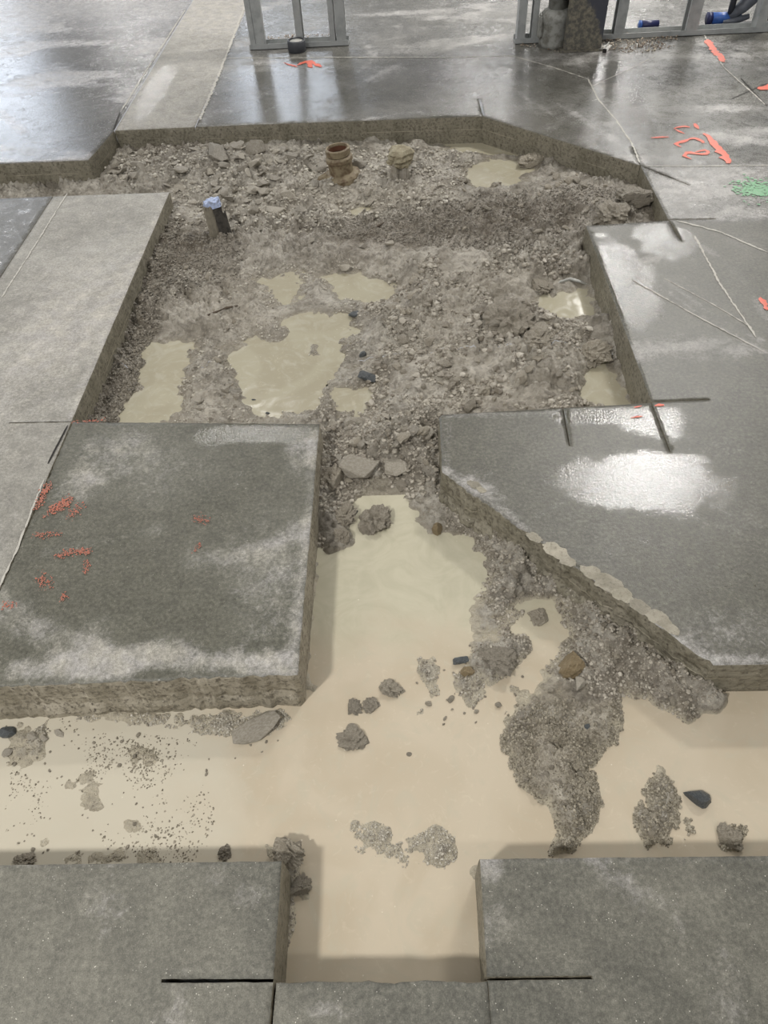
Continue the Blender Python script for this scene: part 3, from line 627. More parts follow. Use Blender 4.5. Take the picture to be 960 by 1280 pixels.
VOID = [[(-2.9, .33), (1.9, .33), (1.9, .88), (-2.9, .88)], [(-.34, .12), (.2, .12), (.2, .5), (-.34, .5)], [(-.33, .7), (.2, .7), (.2, 1.9), (-.33, 1.9)], [(.0, 1.55), (.0, .8), (.75, .75)],
        [(-1.17, 1.70), (.87, 1.70), (.87, 3.0), (1.23, 2.9), (1.23, 3.53), (.5, 4.26), (-1.63, 4.28), (-1.76, 3.92), (-2.9, 3.92), (-2.9, 3.36), (-1.17, 3.36)]]
def soil_patch(y0, y1, s):
    xs = np.arange(-2.9, 1.9, s); ys = np.arange(y0, y1+s*.5, s)
    X, Y = np.meshgrid(xs, ys); sdv = np.full(X.shape, 9.0)
    for p in VOID: sdv = np.minimum(sdv, sdpoly(X, Y, p))
    inn = (sdv < .03) & (X > -1.5 - 1.5*(Y > 3.2)) & (X < 1.35)
    h = np.full(X.shape, W); ld = np.zeros(X.shape); sw = np.zeros(X.shape); si = np.zeros(X.shape)
    a, b, c, d = soil_h(X[inn], Y[inn]); h[inn] = a; ld[inn] = b; sw[inn] = c; si[inn] = d
    idx = -np.ones(X.shape, int); idx[inn] = np.arange(inn.sum())
    q = np.stack([idx[:-1, :-1], idx[:-1, 1:], idx[1:, 1:], idx[1:, :-1]], -1).reshape(-1, 4); q = q[(q >= 0).all(1)]
    x = X[inn]; y = Y[inn]; hh = h[inn]
    def ez(px, py, rx, ry):
        cc = at2((px, py), -.1); k = pxm(px, py); ryy = abs(at2((px, py-ry), -.1)[1]-at2((px, py+ry), -.1)[1])/2
        return np.exp(-(((x-cc[0])/(rx/k))**2+((y-cc[1])/ryy)**2))
    gr = np.clip(1.1*ez(650, 275, 130, 26)+.9*ez(500, 295, 120, 18)+1.0*ez(240, 310, 60, 34)+.9*ez(200, 190, 60, 16)+.8*ez(650, 400, 50, 26)+.6*ez(760, 250, 50, 20)+.9*np.exp(-((x+1.08)/.06)**2)*(y > 1.7)*(y < 3.3)
                 + .6*ez(730, 480, 40, 30)+.5*ez(700, 930, 70, 60)+.7*ez(800, 850, 60, 30)+.7*ez(420, 560, 30, 40), 0, 1)
    pale = np.clip(.9*ez(300, 380, 70, 40)+.9*ez(240, 500, 60, 30)+.9*ez(560, 420, 80, 80)+.6*ez(690, 430, 50, 60)+.8*ez(500, 250, 60, 20)+.6*ez(640, 350, 80, 22)+.5*ez(470, 330, 100, 16)+.5*ez(620, 490, 90, 20)+.6*ez(400, 245, 60, 14), 0, 1)
    coat = np.clip(sst(W+.012, W+.001, hh)*.9*(y < 1.2)+sst(W+.006, W+.001, hh)*.3*(y >= 1.2)+.5*sst(.45, .6, fbm(x, y, 6, 3, 7))*(y < 1.2), 0, 1)
    return np.c_[x, y, hh], q, np.c_[gr, pale, coat, np.ones_like(x)]
pv = []; pf = []; pa = []; o_ = 0
for y0, y1, s in ((.12, 1.0, .0046), (1.0, 2.2, .0054), (2.2, 4.3, .0072)):
    a, b, c = soil_patch(y0, y1, s); pv.append(a); pf.append(b+o_); pa.append(c); o_ += len(a)
soil = nmesh('excavated_soil', np.vstack(pv), np.vstack(pf), SOIL, None, None, True, {'zone': np.vstack(pa)})
tag(soil, 'wet grey-brown mud and gravel filling the pit and trenches between the cut slabs', 'mud', None, 'stuff')
def hz(x, y):
    return float(soil_h(np.array([x]), np.array([y]), False)[0][0])

# ------------------------------------------------------------------ water surfaces
def flat(name, poly, mat, label, z=W, cell=None):
    P = np.array(poly); q = [Vector(p) for p in P]
    vs, es, fs, *_ = delaunay_2d_cdt(q, [(i, (i+1) % len(q)) for i in range(len(q))], [], 1, 1e-6)
    bm = bmesh.new(); bv = [bm.verts.new((v.x, v.y, z)) for v in vs]
    for f in fs: bm.faces.new([bv[i] for i in f])
    bmesh.ops.recalc_face_normals(bm, faces=bm.faces)
    if sum(f.normal.z for f in bm.faces) < 0: bmesh.ops.reverse_faces(bm, faces=bm.faces)
    # shallow skirt so that the pool has depth
    r = bmesh.ops.extrude_face_region(bm, geom=list(bm.faces)); 
    for v in [g for g in r['geom'] if isinstance(g, bmesh.types.BMVert)]: v.co.z -= .02
    bmesh.ops.recalc_face_normals(bm, faces=bm.faces)
    return tag(bmo(name, bm, mat), label, 'water', None, 'stuff')
def grow(poly, d):
    P = np.array(poly); c = P.mean(0); out = []
    for p in P:
        v = p-c; l = np.linalg.norm(v); out.append(tuple(c+v*(l+d)/l))
    return out
flat('muddy_water', [(-1.6, YF-.02), (XL-.02, YF-.02), (XL-.02, YN-.02), (XR+.02, YN-.02), (XR+.02, YF-.02), (1.6, YF-.02), (1.6, .835), (.72, .835), (.62, .96), (.5, 1.2), (.13, 1.50), (.02, 1.52), (XL-.02, 1.52), (XL-.02, .84), (-1.6, .84)], WAT,
     'sheet of tan muddy water flooding the near trench and the channel between the dark slabs')
labs = ['largest pale puddle, in the left middle of the pit', 'small puddle with bright glints above the largest pit puddle', 'glinting puddle in the pit centre, right of the small twin puddle', 'small puddle just above the stone-filled channel mouth',
        'shaded narrow puddle at the foot of the light strip, pit left corner', 'pale puddle near the far right wall of the pit, below the sloping edge', 'thin puddle directly against the far wall, right of the muddy pipe knob',
        'puddle beside the right-hand block, under the curved silver strip', 'small wedge puddle in the near right corner of the pit', 'tiny puddle below the muddy pipe riser']
for p, lb in zip(WATERS[3:], labs): flat('muddy_puddle', grow(p, .05), WATG, lb)

# ------------------------------------------------------------------ stones, chunks, clods
def hull_mesh(name, seed, n=13, flatn=.7, sub=0, lump=.0, bev=.06):
    rn = np.random.default_rng(seed); P = rn.normal(size=(n, 3)); P /= np.linalg.norm(P, axis=1)[:, None]; P *= rn.uniform(.75, 1, (n, 1)); P[:, 2] *= flatn
    bm = bmesh.new(); vs = [bm.verts.new(p*.5) for p in P]; r = bmesh.ops.convex_hull(bm, input=vs)
    bmesh.ops.delete(bm, geom=[v for v in bm.verts if not v.link_faces], context='VERTS')
    if bev: bmesh.ops.bevel(bm, geom=list(bm.edges), offset=bev*.5, segments=1, affect='EDGES')
    if sub:
        bmesh.ops.triangulate(bm, faces=bm.faces)
        bmesh.ops.subdivide_edges(bm, edges=bm.edges, cuts=sub, use_grid_fill=True)
    if lump:
        for v in bm.verts:
            c = np.array(v.co[:]); q = float(fbm(np.array([c[0]+c[2]*1.3+seed]), np.array([c[1]-c[2]*.7]), 5, 4, seed)[0]-.5)
            v.co *= 1+q*lump*2
    bmesh.ops.triangulate(bm, faces=bm.faces)
    me = bpy.data.meshes.new(name); bm.to_mesh(me); bm.free(); return me
def blob_mesh(name, seed, sub=2, flatn=.75, lump=.3, f=2.2, facet=0):
    bm = bmesh.new(); bmesh.ops.create_icosphere(bm, subdivisions=sub, radius=.5); rn = np.random.default_rng(seed)
    C = np.array([v.co[:] for v in bm.verts]); N = C/np.linalg.norm(C, axis=1)[:, None]
    r = np.ones(len(C)); s1 = seed*3.7
    a = fbm(N[:, 0]+s1+N[:, 2]*.8, N[:, 1]-s1+N[:, 2]*1.1, f, 4, seed)-.5; b = fbm(N[:, 1]*1.1+N[:, 2]+s1, N[:, 2]*.9-N[:, 0]+s1, f*1.6, 4, seed+3)-.5
    r = 1+lump*(1.5*a+1.1*b)
    for _ in range(facet):                    # cut a few flat broken faces
        d = rn.normal(size=3); d /= np.linalg.norm(d); k = N@d; lim = rn.uniform(.5, .85); r = np.where(k > 1e-3, np.minimum(r, lim/np.maximum(k, 1e-3)), r)
    r = r*(1+rn.uniform(-.02, .02, len(r)))
    for v, n_, q in zip(bm.verts, N, r): v.co = Vector(n_*q*.5); v.co.z *= flatn
    me = bpy.data.meshes.new(name); bm.to_mesh(me); bm.free(); return me
def bvariants(name, mat, seeds, **k):
    out = []
    for s in seeds:
        me = blob_mesh(name, s, **k); me.materials.append(mat); out.append(me)
    return out
def variants(name, mat, seeds, **k):
    out = []
    for s in seeds:
        me = hull_mesh(name, s, **k); me.materials.append(mat); out.append(me)
    return out
CH = variants('concrete_chunk', R_PALE, range(10), n=12, flatn=.62, bev=.035)
CHB = variants('concrete_chunk', R_PALE, range(20, 24), n=15, flatn=.75, bev=.035)
CL = bvariants('mud_clod', R_MUD, range(30, 38), sub=2, flatn=.8, lump=.55, facet=3)
CLB = bvariants('mud_clod', R_MUD, range(40, 46), sub=4, flatn=.75, lump=.75, f=3.2, facet=2)
ST = bvariants('dark_stone', R_DARK, range(50, 54), sub=3, flatn=.75, lump=.22, facet=16)
OC = bvariants('ochre_stone', R_OCHRE, range(60, 62), sub=4, flatn=.8, lump=.3, facet=6)
PB = bvariants('pebble', R_MUD, range(70, 76), sub=2, flatn=.75, lump=.2, facet=3)
def put(name, me, px, py, wpx, label, cat='rock', group=None, asp=1.0, rz=None, zf=.2, tilt=.25, h=None, xy=None, z=None):
    if xy is None: 
        p = at(px, py, W+.015); xy = (p[0], p[1])
        zz = hz(*xy); p = at(px, py, max(zz, W)+.01); xy = (p[0], p[1])
    s = wpx/pxm(px, py, -.1) if wpx else None
    o = bpy.data.objects.new(name, me); sc.collection.objects.link(o)
    sz = s*(h or .8); zz = max(hz(*xy), W-.004) if z is None else z
    o.location = (xy[0], xy[1], zz+sz*.5*zf+.0); o.scale = (s, s*asp, sz)
    o.rotation_euler = (random.uniform(-tilt, tilt), random.uniform(-tilt, tilt), rz if rz is not None else random.uniform(0, 6.28))
    return tag(o, label, cat, group)
S = put
# channel mouth
S('concrete_chunk', CHB[0], 445, 584, 62, 'largest pale angular concrete block, at the head of the water channel', asp=.78, rz=.2, h=.62, zf=.5, tilt=.12)
S('concrete_chunk', CHB[1], 492, 582, 44, 'second pale concrete lump, touching the largest block on its right', asp=.7, rz=-.1, h=.6, zf=.45, tilt=.12)
S('concrete_chunk', CH[0], 516, 541, 24, 'pale chunk in the channel mouth, left one of the pair by the right slab corner', asp=.9, h=.8)
S('concrete_chunk', CH[1], 533, 544, 26, 'pale chunk touching the left corner of the right dark slab', asp=.9, h=.8)
S('concrete_chunk', CH[2], 452, 552, 22, 'rounded pale chunk just above the largest channel block', asp=.9)
S('concrete_chunk', CH[3], 442, 530, 34, 'flat-topped chunk beside the near left slab corner, above the channel', asp=.6, h=.6)
S('mud_clod', CLB[0], 470, 649, 42, 'brown crumbly clod standing alone in the channel water', 'clod', asp=.85, h=.8, zf=.3)
S('mud_clod', CLB[1], 430, 641, 30, 'dark clod at the waterline against the left slab wall', 'clod', h=.6)
S('dark_stone', ST[0], 440, 639, 18, 'small grey stone beside the dark clod at the left slab wall', h=.7)
S('mud_clod', CLB[2], 428, 668, 20, 'small dark clod in water close to the left slab, below the larger ones', 'clod')
S('mud_clod', CLB[3], 414, 600, 36, 'dark lump wedged between left slab corner and largest block', 'clod', h=.8)
S('ochre_stone', OC[0], 547, 661, 18, 'upright oval stone on the shore under the diagonal slab edge', asp=.7, h=1.4, zf=.3)
# front water
S('mud_clod', CLB[4], 441, 920, 38, 'heart-shaped grey clod alone in the middle of the trench water', 'clod', asp=.85, h=.5, rz=.3)
S('mud_clod', CLB[5], 442, 884, 20, 'left small clod of the pair above the heart-shaped clod', 'clod', h=.7)
S('mud_clod', CLB[0], 463, 881, 20, 'right small clod of the pair above the heart-shaped clod', 'clod', h=.7)
S('mud_clod', CLB[1], 489, 858, 26, 'double-lobed clod in the channel mouth water, above the small pair', 'clod', h=.7)
S('pebble', PB[0], 511, 940, 9, 'single round pebble in open water right of the heart-shaped clod', 'pebble')
S('dark_stone', ST[1], 874, 996, 44, 'smooth dark blue-grey stone lying alone in water at right', asp=.62, rz=-.35, h=.7, zf=.25, tilt=.1)
S('dark_stone', ST[2], 575, 825, 36, 'thin blackish shard sticking out of the mud below the channel', asp=.4, rz=.25, h=.5, zf=.6, tilt=.2)
S('ochre_stone', OC[1], 584, 838, 18, 'brown stone tucked under the blackish shard', asp=.8)
S('ochre_stone', OC[0], 713, 831, 40, 'ochre layered rock on the mud bank below the diagonal slab edge', asp=.8, rz=.6, h=.8, zf=.4)
S('concrete_chunk', CH[4], 723, 855, 26, 'pale grey rock just below the ochre layered rock', h=.8, zf=.4)
S('dark_stone', ST[3], 735, 908, 10, 'small black stone on the pale mud below the ochre rock')
S('mud_clod', CLB[2], 676, 770, 24, 'double knob of mud jutting into the small pool by the bank', 'clod', h=.8)
S('mud_clod', CLB[3], 625, 820, 46, 'broad rounded mud mound left of the small tan pool', 'clod', asp=.9, h=.35, zf=.2, tilt=.05)
S('mud_clod', CLB[4], 359, 1070, 44, 'rounded mud lump spilling over the corner of the near left slab', 'clod', asp=.7, h=.9, zf=.8, tilt=.1)
S('mud_clod', CLB[5], 376, 1106, 24, 'mud lump in water against the near left slab side', 'clod', h=.8, zf=.3)
S('mud_clod', CLB[0], 281, 1066, 17, 'small grey clod in water just behind the near left slab edge', 'clod')
S('mud_clod', CLB[1], 28, 1073, 30, 'low clod against the near left slab, at the photo left edge', 'clod', asp=.6, h=.5)
S('mud_clod', CLB[2], 912, 1046, 32, 'pale clod behind the near right slab, at the photo right', 'clod', asp=.8, h=.5)
S('concrete_chunk', CHB[2], 322, 908, 78, 'broken concrete flake half sunk in water below the left slab corner', asp=.55, rz=.5, h=.3, zf=.35, tilt=.06)
for i, (px, py, wq, lb) in enumerate(((9, 915, 24, 'largest dark stone in the water at the photo left edge'), (40, 918, 18, 'second stone from the left edge in the water row'), (55, 920, 15, 'third stone from the left edge in the water row'),
                                      (71, 918, 20, 'fourth, palest stone from the left edge in the water row'), (7, 940, 18, 'stone at the photo left edge below the row of four'))):
    S('concrete_chunk', (ST[0], CH[5], CH[6], CH[7], CH[8])[i], px, py, wq, lb, h=.9, zf=.3)
# pit: named stones
for me, nm, px, py, wq, asp, h, lb in (
    (CHB[3], 'concrete_chunk', 321, 191, 36, .8, .85, 'largest squarish chunk against the far wall, left of the pipe riser'), (CHB[1], 'concrete_chunk', 226, 214, 30, .6, .5, 'whitest flat chunk in the far left rubble'),
    (CHB[2], 'concrete_chunk', 275, 200, 52, .55, .4, 'long flat slab of rubble between whitest chunk and far wall chunk'), (CH[1], 'concrete_chunk', 388, 300, 20, .7, .9, 'upright pointed pale chip in the mid-left of the pit'),
    (CH[4], 'concrete_chunk', 430, 329, 26, .7, .5, 'flat pale chip just above the glinting puddle'), (CH[5], 'concrete_chunk', 486, 304, 17, .9, .9, 'rounded stone right in the gravel band, right one of two'),
    (CH[6], 'concrete_chunk', 454, 303, 14, .9, .9, 'rounded stone in the gravel band, left one of two'), (CH[7], 'concrete_chunk', 282, 487, 24, .7, 1.1, 'upright pale chip at the left shore of the largest pit puddle'),
    (CH[8], 'concrete_chunk', 246, 502, 20, .9, .9, 'pale chip between the upright chip and the shaded puddle'), (CHB[0], 'concrete_chunk', 338, 262, 40, .6, .5, 'pale flat chunk right of the painted stake'),
    (CHB[3], 'concrete_chunk', 360, 240, 32, .6, .5, 'leaning dark-edged chunk in rubble above the pale flat chunk'), (CH[9], 'concrete_chunk', 448, 212, 30, .7, .8, 'angular chunk leaning on the right of the pipe riser'),
    (CH[2], 'concrete_chunk', 403, 213, 24, .7, .8, 'angular chunk leaning on the left of the pipe riser'), (CH[3], 'concrete_chunk', 488, 223, 20, .8, .8, 'triangular chip at the foot of the muddy pipe knob')):
    S(nm, me, px, py, wq, lb, asp=asp, h=h, zf=.45)
for me, px, py, wq, h, lb in ((ST[1], 453, 441, 15, .7, 'small black stone at the right shore of the largest puddle'), (ST[2], 458, 467, 40, .4, 'row of dark wet stone above the small channel puddle'),
                              (ST[3], 445, 370+20, 26, .4, 'dark grey stone just below the glinting puddle'), (ST[0], 316, 497, 9, .8, 'tiny black stone in the largest pit puddle, left'), (ST[1], 334, 514, 9, .8, 'tiny black stone at the near end of the largest puddle')):
    S('dark_stone', me, px, py, wq, lb, h=h, asp=.6)
for me, px, py, wq, h, lb in ((CLB[0], 640, 396, 54, .6, 'large dark crumbly clod in the middle of the right pit half'), (CLB[1], 672, 418, 40, .5, 'dark clod touching the near right side of the large crumbly clod'), (CH[0], 622, 405, 20, .9, 'pale rounded stone at the left foot of the large crumbly clod'),
                              (CLB[2], 740, 442, 40, .6, 'dark undercut clod beside the right-hand block'), (CLB[3], 790, 252, 40, .6, 'lumpy clod in the far right corner under the slab edge'), (CLB[4], 768, 268, 40, .6, 'lumpy clod just beyond the right-hand block corner'),
                              (CLB[5], 679, 345, 26, .4, 'low dark mound above the curved silver strip'), (CLB[1], 665, 200, 30, .6, 'clod under the sloping far right wall')):
    S('mud_clod' if me in CLB else 'concrete_chunk', me, px, py, wq, lb, 'clod' if me in CLB else 'rock', h=h, zf=.3)
# groups nobody can tell apart
def field(name, meshes, poly, n, smin, smax, label, group, cat='rock', h=.75, zf=.3, power=2.0, avoid=True):
    P = np.array(wp(poly, -.09)); x0, y0 = P.min(0); x1, y1 = P.max(0); c = 0; t = 0
    while c < n and t < n*30:
        t += 1; x = random.uniform(x0, x1); y = random.uniform(y0, y1)
        if sdpoly(np.array([x]), np.array([y]), P)[0] > 0: continue
        q, _, sw, _ = soil_h(np.array([x]), np.array([y]), False)
        if avoid and q[0] < W+.003: continue
        s = smin+(smax-smin)*random.random()**power
        o = bpy.data.objects.new(name, meshes[c % len(meshes)]); sc.collection.objects.link(o)
        o.location = (x, y, max(q[0], W)+s*h*.5*zf); o.scale = (s, s*random.uniform(.55, 1), s*h*random.uniform(.6, 1.1))
        o.rotation_euler = (random.uniform(-.5, .5), random.uniform(-.5, .5), random.uniform(0, 6.28)); tag(o, label, cat, group); c += 1
field('concrete_chip', CH, [(130, 192), (225, 182), (240, 225), (215, 240), (140, 232)], 45, .028, .10, 'grey broken concrete chip in the far left corner, behind the end of the light strip', 'rubble chips behind the light strip', power=1.5)
field('concrete_chip', CH, [(232, 182), (400, 186), (400, 222), (240, 226)], 75, .028, .12, 'grey broken concrete chip close under the far wall, left of the pipe riser', 'rubble chips under the far wall left of the riser', power=1.4)
field('concrete_chip', CH, [(222, 232), (405, 226), (400, 262), (335, 292), (228, 292)], 75, .028, .11, 'grey broken concrete chip in the rubble around and right of the painted stake', 'rubble chips around the painted stake', power=1.4)
field('concrete_chip', CH, [(400, 222), (480, 218), (480, 262), (400, 268)], 28, .022, .08, 'grey broken chip in front of the round pipe riser', 'rubble chips in front of the riser')
field('concrete_chip', CH, [(520, 185), (580, 190), (570, 250), (490, 262)], 28, .018, .07, 'grey broken chip between the muddy stub and the far right puddle', 'rubble chips right of the muddy stub')
field('mud_clod', CL, [(450, 350), (560, 335), (570, 430), (470, 440)], 35, .018, .06, 'brown-grey clod on the mound between the glinting puddle and the large crumbly clod', 'clods on the left flank of the mound', 'clod')
field('mud_clod', CL, [(570, 340), (700, 380), (735, 430), (575, 430)], 40, .018, .06, 'brown-grey clod close around the large dark crumbly clod', 'clods around the large crumbly clod', 'clod')
field('mud_clod', CL, [(480, 445), (735, 435), (735, 515), (560, 515), (470, 500)], 45, .018, .06, 'brown-grey clod just behind the far edge of the right dark slab', 'clods behind the right dark slab', 'clod')
field('mud_clod', CL, [(540, 240), (600, 190), (800, 225), (820, 270), (740, 275), (700, 300), (560, 300)], 50, .018, .07, 'clod in the dark gravel bank along the far right wall', 'clods along the far right wall', 'clod')
field('rubble_lump', CH[:6]+CL[:3], [(402, 515), (545, 505), (548, 590), (500, 600), (402, 590)], 90, .014, .055, 'grey-brown chip packed in the rubble plug at the channel mouth', 'rubble plug at the channel mouth')
field('mud_clod', CL, [(210, 330), (300, 330), (290, 520), (220, 525), (260, 430)], 30, .012, .04, 'small clod on the pale silt left of the largest puddle', 'small clods on the pale silt', 'clod')
field('mud_clod', CL, [(640, 890), (690, 850), (770, 870), (745, 960), (730, 1050), (690, 1000), (640, 950)], 45, .009, .022, 'small clod on the mud island in the near trench', 'small clods on the mud island', 'clod')
field('mud_clod', CL, [(560, 620), (620, 690), (640, 745), (700, 742), (780, 840), (860, 890), (880, 860), (700, 660)], 45, .012, .036, 'clod on the mud bank under the diagonal slab edge', 'clods on the bank under the diagonal slab edge', 'clod')
field('mud_clod', CL, [(520, 815), (660, 790), (660, 880), (560, 900), (515, 880)], 25, .008, .022, 'small clod in the shallow water below the channel', 'small clods in shallow water below the channel', 'clod', avoid=False)
field('pebble', PB, [(790, 960), (870, 980), (870, 1064), (790, 1064)], 45, .006, .018, 'pebble in the gravel patch behind the near right slab', 'pebbles behind the near right slab', 'pebble')
field('pebble', PB, [(0, 892), (350, 890), (340, 930), (250, 960), (0, 980)], 45, .005, .014, 'pebble in the shallow water in front of the left dark slab', 'pebbles in front of the left dark slab', 'pebble', avoid=False, power=3)
field('pebble', PB, [(0, 980), (240, 980), (240, 1070), (0, 1070)], 40, .004, .013, 'pebble in the shallows behind the near left slab', 'pebbles behind the near left slab', 'pebble', avoid=False, power=3)

# crumbs: uncountable grit, one mesh per zone
def crumbs(name, poly, n, smin, smax, label, mat, avoid=True, world=None, zfix=None, power=3.0, thr=.35, cat='gravel', zw=-.1):
    P = np.array(world if world is not None else wp(poly, zw)); x0, y0 = P.min(0); x1, y1 = P.max(0)
    X = rng.uniform(x0, x1, n*6); Y = rng.uniform(y0, y1, n*6); k = sdpoly(X, Y, P)+(fbm(X, Y, 20, 3, 5)-.5)*.05 < 0
    X = X[k]; Y = Y[k]; d = fbm(X, Y, 9, 3, 200); k = rng.random(len(X)) < sst(thr, thr+.3, d); X = X[k]; Y = Y[k]
    if zfix is None:
        Z, ld, sw, isd = soil_h(X, Y)
        if avoid: k = Z > W-.0005; X, Y, Z = X[k], Y[k], Z[k]
        else: Z = np.maximum(Z, W-.001)
    else: Z = np.full(X.shape, zfix)
    X, Y, Z = X[:n], Y[:n], Z[:n]; m = len(X)
    if m == 0: return
    ph = (1+5**.5)/2
    I = np.array([(-1, ph, 0), (1, ph, 0), (-1, -ph, 0), (1, -ph, 0), (0, -1, ph), (0, 1, ph), (0, -1, -ph), (0, 1, -ph), (ph, 0, -1), (ph, 0, 1), (-ph, 0, -1), (-ph, 0, 1)])/1.9/2
    Fi = np.array([(0, 11, 5), (0, 5, 1), (0, 1, 7), (0, 7, 10), (0, 10, 11), (1, 5, 9), (5, 11, 4), (11, 10, 2), (10, 7, 6), (7, 1, 8), (3, 9, 4), (3, 4, 2), (3, 2, 6), (3, 6, 8), (3, 8, 9), (4, 9, 5), (2, 4, 11), (6, 2, 10), (8, 6, 7), (9, 8, 1)])
    s = smin+(smax-smin)*rng.random(m)**power
    V = I[None]*rng.uniform(.7, 1.25, (m, 12, 3)); V = V*(s[:, None, None]*np.stack([rng.uniform(.7, 1.3, m), rng.uniform(.7, 1.3, m), rng.uniform(.45, .95, m)], 1)[:, None, :])
    a = rng.uniform(0, 6.28, m); ca, sa = np.cos(a), np.sin(a)
    Vx = V[:, :, 0]*ca[:, None]-V[:, :, 1]*sa[:, None]; Vy = V[:, :, 0]*sa[:, None]+V[:, :, 1]*ca[:, None]
    V = np.stack([Vx+X[:, None], Vy+Y[:, None], V[:, :, 2]+(Z+s*.18)[:, None]], 2).reshape(-1, 3)
    F = (Fi[None]+(np.arange(m)*12)[:, None, None]).reshape(-1, 3)
    t = np.repeat(rng.random(m), 12)
    o = nmesh(name, V, F, mat, None, None, False, {'tone': np.c_[t, t, t, np.ones_like(t)]})
    return tag(o, label, cat, None, 'stuff')
def crumb_mat(name, a, b, rough=.5):
    m = M(name); _, t, _, _ = m.attr('tone'); n = m.noise(120, 3)
    c = m.mix(t, a, b); c = m.mix(m.mr(n, .5, .7, 0, .4), c, tuple(x*.55 for x in a[:3])+(1,)); return m.fin(c, rough, m.bump(m.noise(500, 2), .3, .002))
G1 = crumb_mat('brown_grit', L(118, 110, 97), L(182, 175, 161)); G2 = crumb_mat('pale_grit', L(132, 125, 112), L(200, 194, 180), .42); G3 = crumb_mat('dark_gravel', L(92, 86, 75), L(142, 135, 122))
G5 = crumb_mat('trench_grit', L(104, 97, 82), L(160, 152, 135)); G4 = crumb_mat('sawdust_chips', L(120, 96, 76), L(206, 196, 178))
crumbs('gravel', [(540, 250), (740, 235), (830, 275), (735, 285), (720, 318), (560, 315), (440, 300), (380, 285), (420, 275)], 9000, .004, .014, 'dark fine gravel band across the back of the pit', G3, thr=.15)
crumbs('gravel', [(205, 290), (300, 285), (300, 350), (215, 370)], 3000, .004, .013, 'dark fine gravel below the painted stake', G3, thr=.2)
crumbs('gravel', None, 4500, .004, .015, 'dark crumbly gravel bank along the foot of the light strip', G3, world=[(-1.12, 1.74), (-1.02, 1.74), (-1.0, 2.6), (-1.05, 3.3), (-1.12, 3.3)], thr=.0)
crumbs('rubble_grit', [(130, 190), (600, 180), (560, 270), (380, 290), (220, 290), (215, 245), (140, 235)], 6000, .005, .022, 'pale grit between the chunks of the far rubble', G2, thr=.2)
crumbs('soil_crumbs', [(440, 330), (720, 310), (760, 510), (440, 520), (470, 420)], 6500, .003, .014, 'crumbly brown soil over the right half of the pit', G1, thr=.38)
crumbs('clod_litter', [(440, 330), (720, 310), (760, 510), (440, 520), (470, 420)], 700, .010, .032, 'medium crumbly lumps littering the right half of the pit', G1, thr=.36, power=1.5)
crumbs('soil_crumbs', [(210, 340), (480, 310), (500, 380), (460, 520), (215, 525)], 3500, .003, .011, 'loose pale grit around the pit puddles', G2, thr=.3)
crumbs('soil_crumbs', [(400, 500), (550, 500), (560, 600), (400, 640), (400, 690)], 3500, .004, .016, 'brown crumbs packed around the channel rubble', G1, thr=.15)
crumbs('soil_crumbs', [(545, 600), (640, 640), (900, 860), (870, 895), (770, 880), (640, 800), (560, 680)], 6000, .003, .012, 'muddy grit on the bank under the diagonal slab edge', G1, thr=.2)
crumbs('soil_crumbs', [(625, 870), (790, 870), (790, 1066), (680, 1066), (625, 950)], 4500, .0025, .009, 'fine gravel coating the mud island in the near trench', G5, thr=.22)
crumbs('soil_crumbs', [(780, 950), (950, 1000), (950, 1066), (780, 1066)], 1200, .0025, .009, 'fine gravel patch behind the near right slab', G5, thr=.2)
crumbs('soil_crumbs', [(40, 884), (370, 882), (370, 905), (240, 925), (40, 905)], 1600, .002, .007, 'fine grit at the foot of the left dark slab', G2, thr=.2)
crumbs('soil_crumbs', [(0, 900), (70, 890), (260, 920), (260, 1070), (0, 1075)], 2600, .0016, .006, 'scattered fine grit in the shallows at lower left', G5, avoid=False, thr=.42)
crumbs('soil_crumbs', [(435, 1012), (575, 1018), (575, 1092), (440, 1095)], 1200, .0018, .006, 'gritty crust at the mouth of the narrow near trench', G2, thr=.2)
crumbs('soil_crumbs', [(510, 810), (660, 790), (660, 900), (510, 900)], 900, .002, .009, 'grit on the small islands below the channel', G1, thr=.2)
crumbs('soil_crumbs', [(345, 1070), (368, 1070), (365, 1225), (345, 1225)], 500, .002, .008, 'mud crumbs clinging along the near left slab side', G1, thr=.1)
crumbs('sawdust', [(745, 45), (850, 38), (845, 58), (800, 68), (750, 62)], 900, .004, .014, 'reddish debris crumbs swept against the right stud track', G4, zfix=.003, zw=0)
crumbs('sawdust', [(322, 48), (412, 42), (412, 53), (325, 60)], 350, .004, .012, 'debris crumbs inside the left stud track', G4, zfix=.004, zw=0)
crumbs('sawdust', [(640, 44), (690, 44), (700, 66), (650, 58)], 200, .004, .012, 'debris crumbs at the foot of the grey pipe', G4, zfix=.003, zw=0)

# ------------------------------------------------------------------ slab rim spall: pale patches on the diagonal edge
MORT = rock_mat('pale_mortar', L(146, 140, 124), L(170, 163, 147), L(96, 90, 78), .6)
def spall(px, py, wq, asp=.6, rz=-.7):
    p = at2((px, py)); s = wq/pxm(px, py); n = 40; V = [(p[0], p[1], .0030)]; sd_ = random.uniform(0, 99); rr = [s*.5*(.55+.7*float(fbm(np.array([sd_+math.cos(6.283*q/n)]), np.array([math.sin(6.283*q/n)]), 2.2, 4, 5)[0])) for q in range(n)]
    for j in range(n):
        a = 6.283*j/n; x = rr[j]*math.cos(a); y = rr[j]*math.sin(a)*asp; V.append((p[0]+x*math.cos(rz)-y*math.sin(rz), p[1]+x*math.sin(rz)+y*math.cos(rz), .0012))
    return nmesh('mortar_patch', V, np.array([(0, 1+j, 1+(j+1) % n) for j in range(n)]), MORT, fl, None, True)
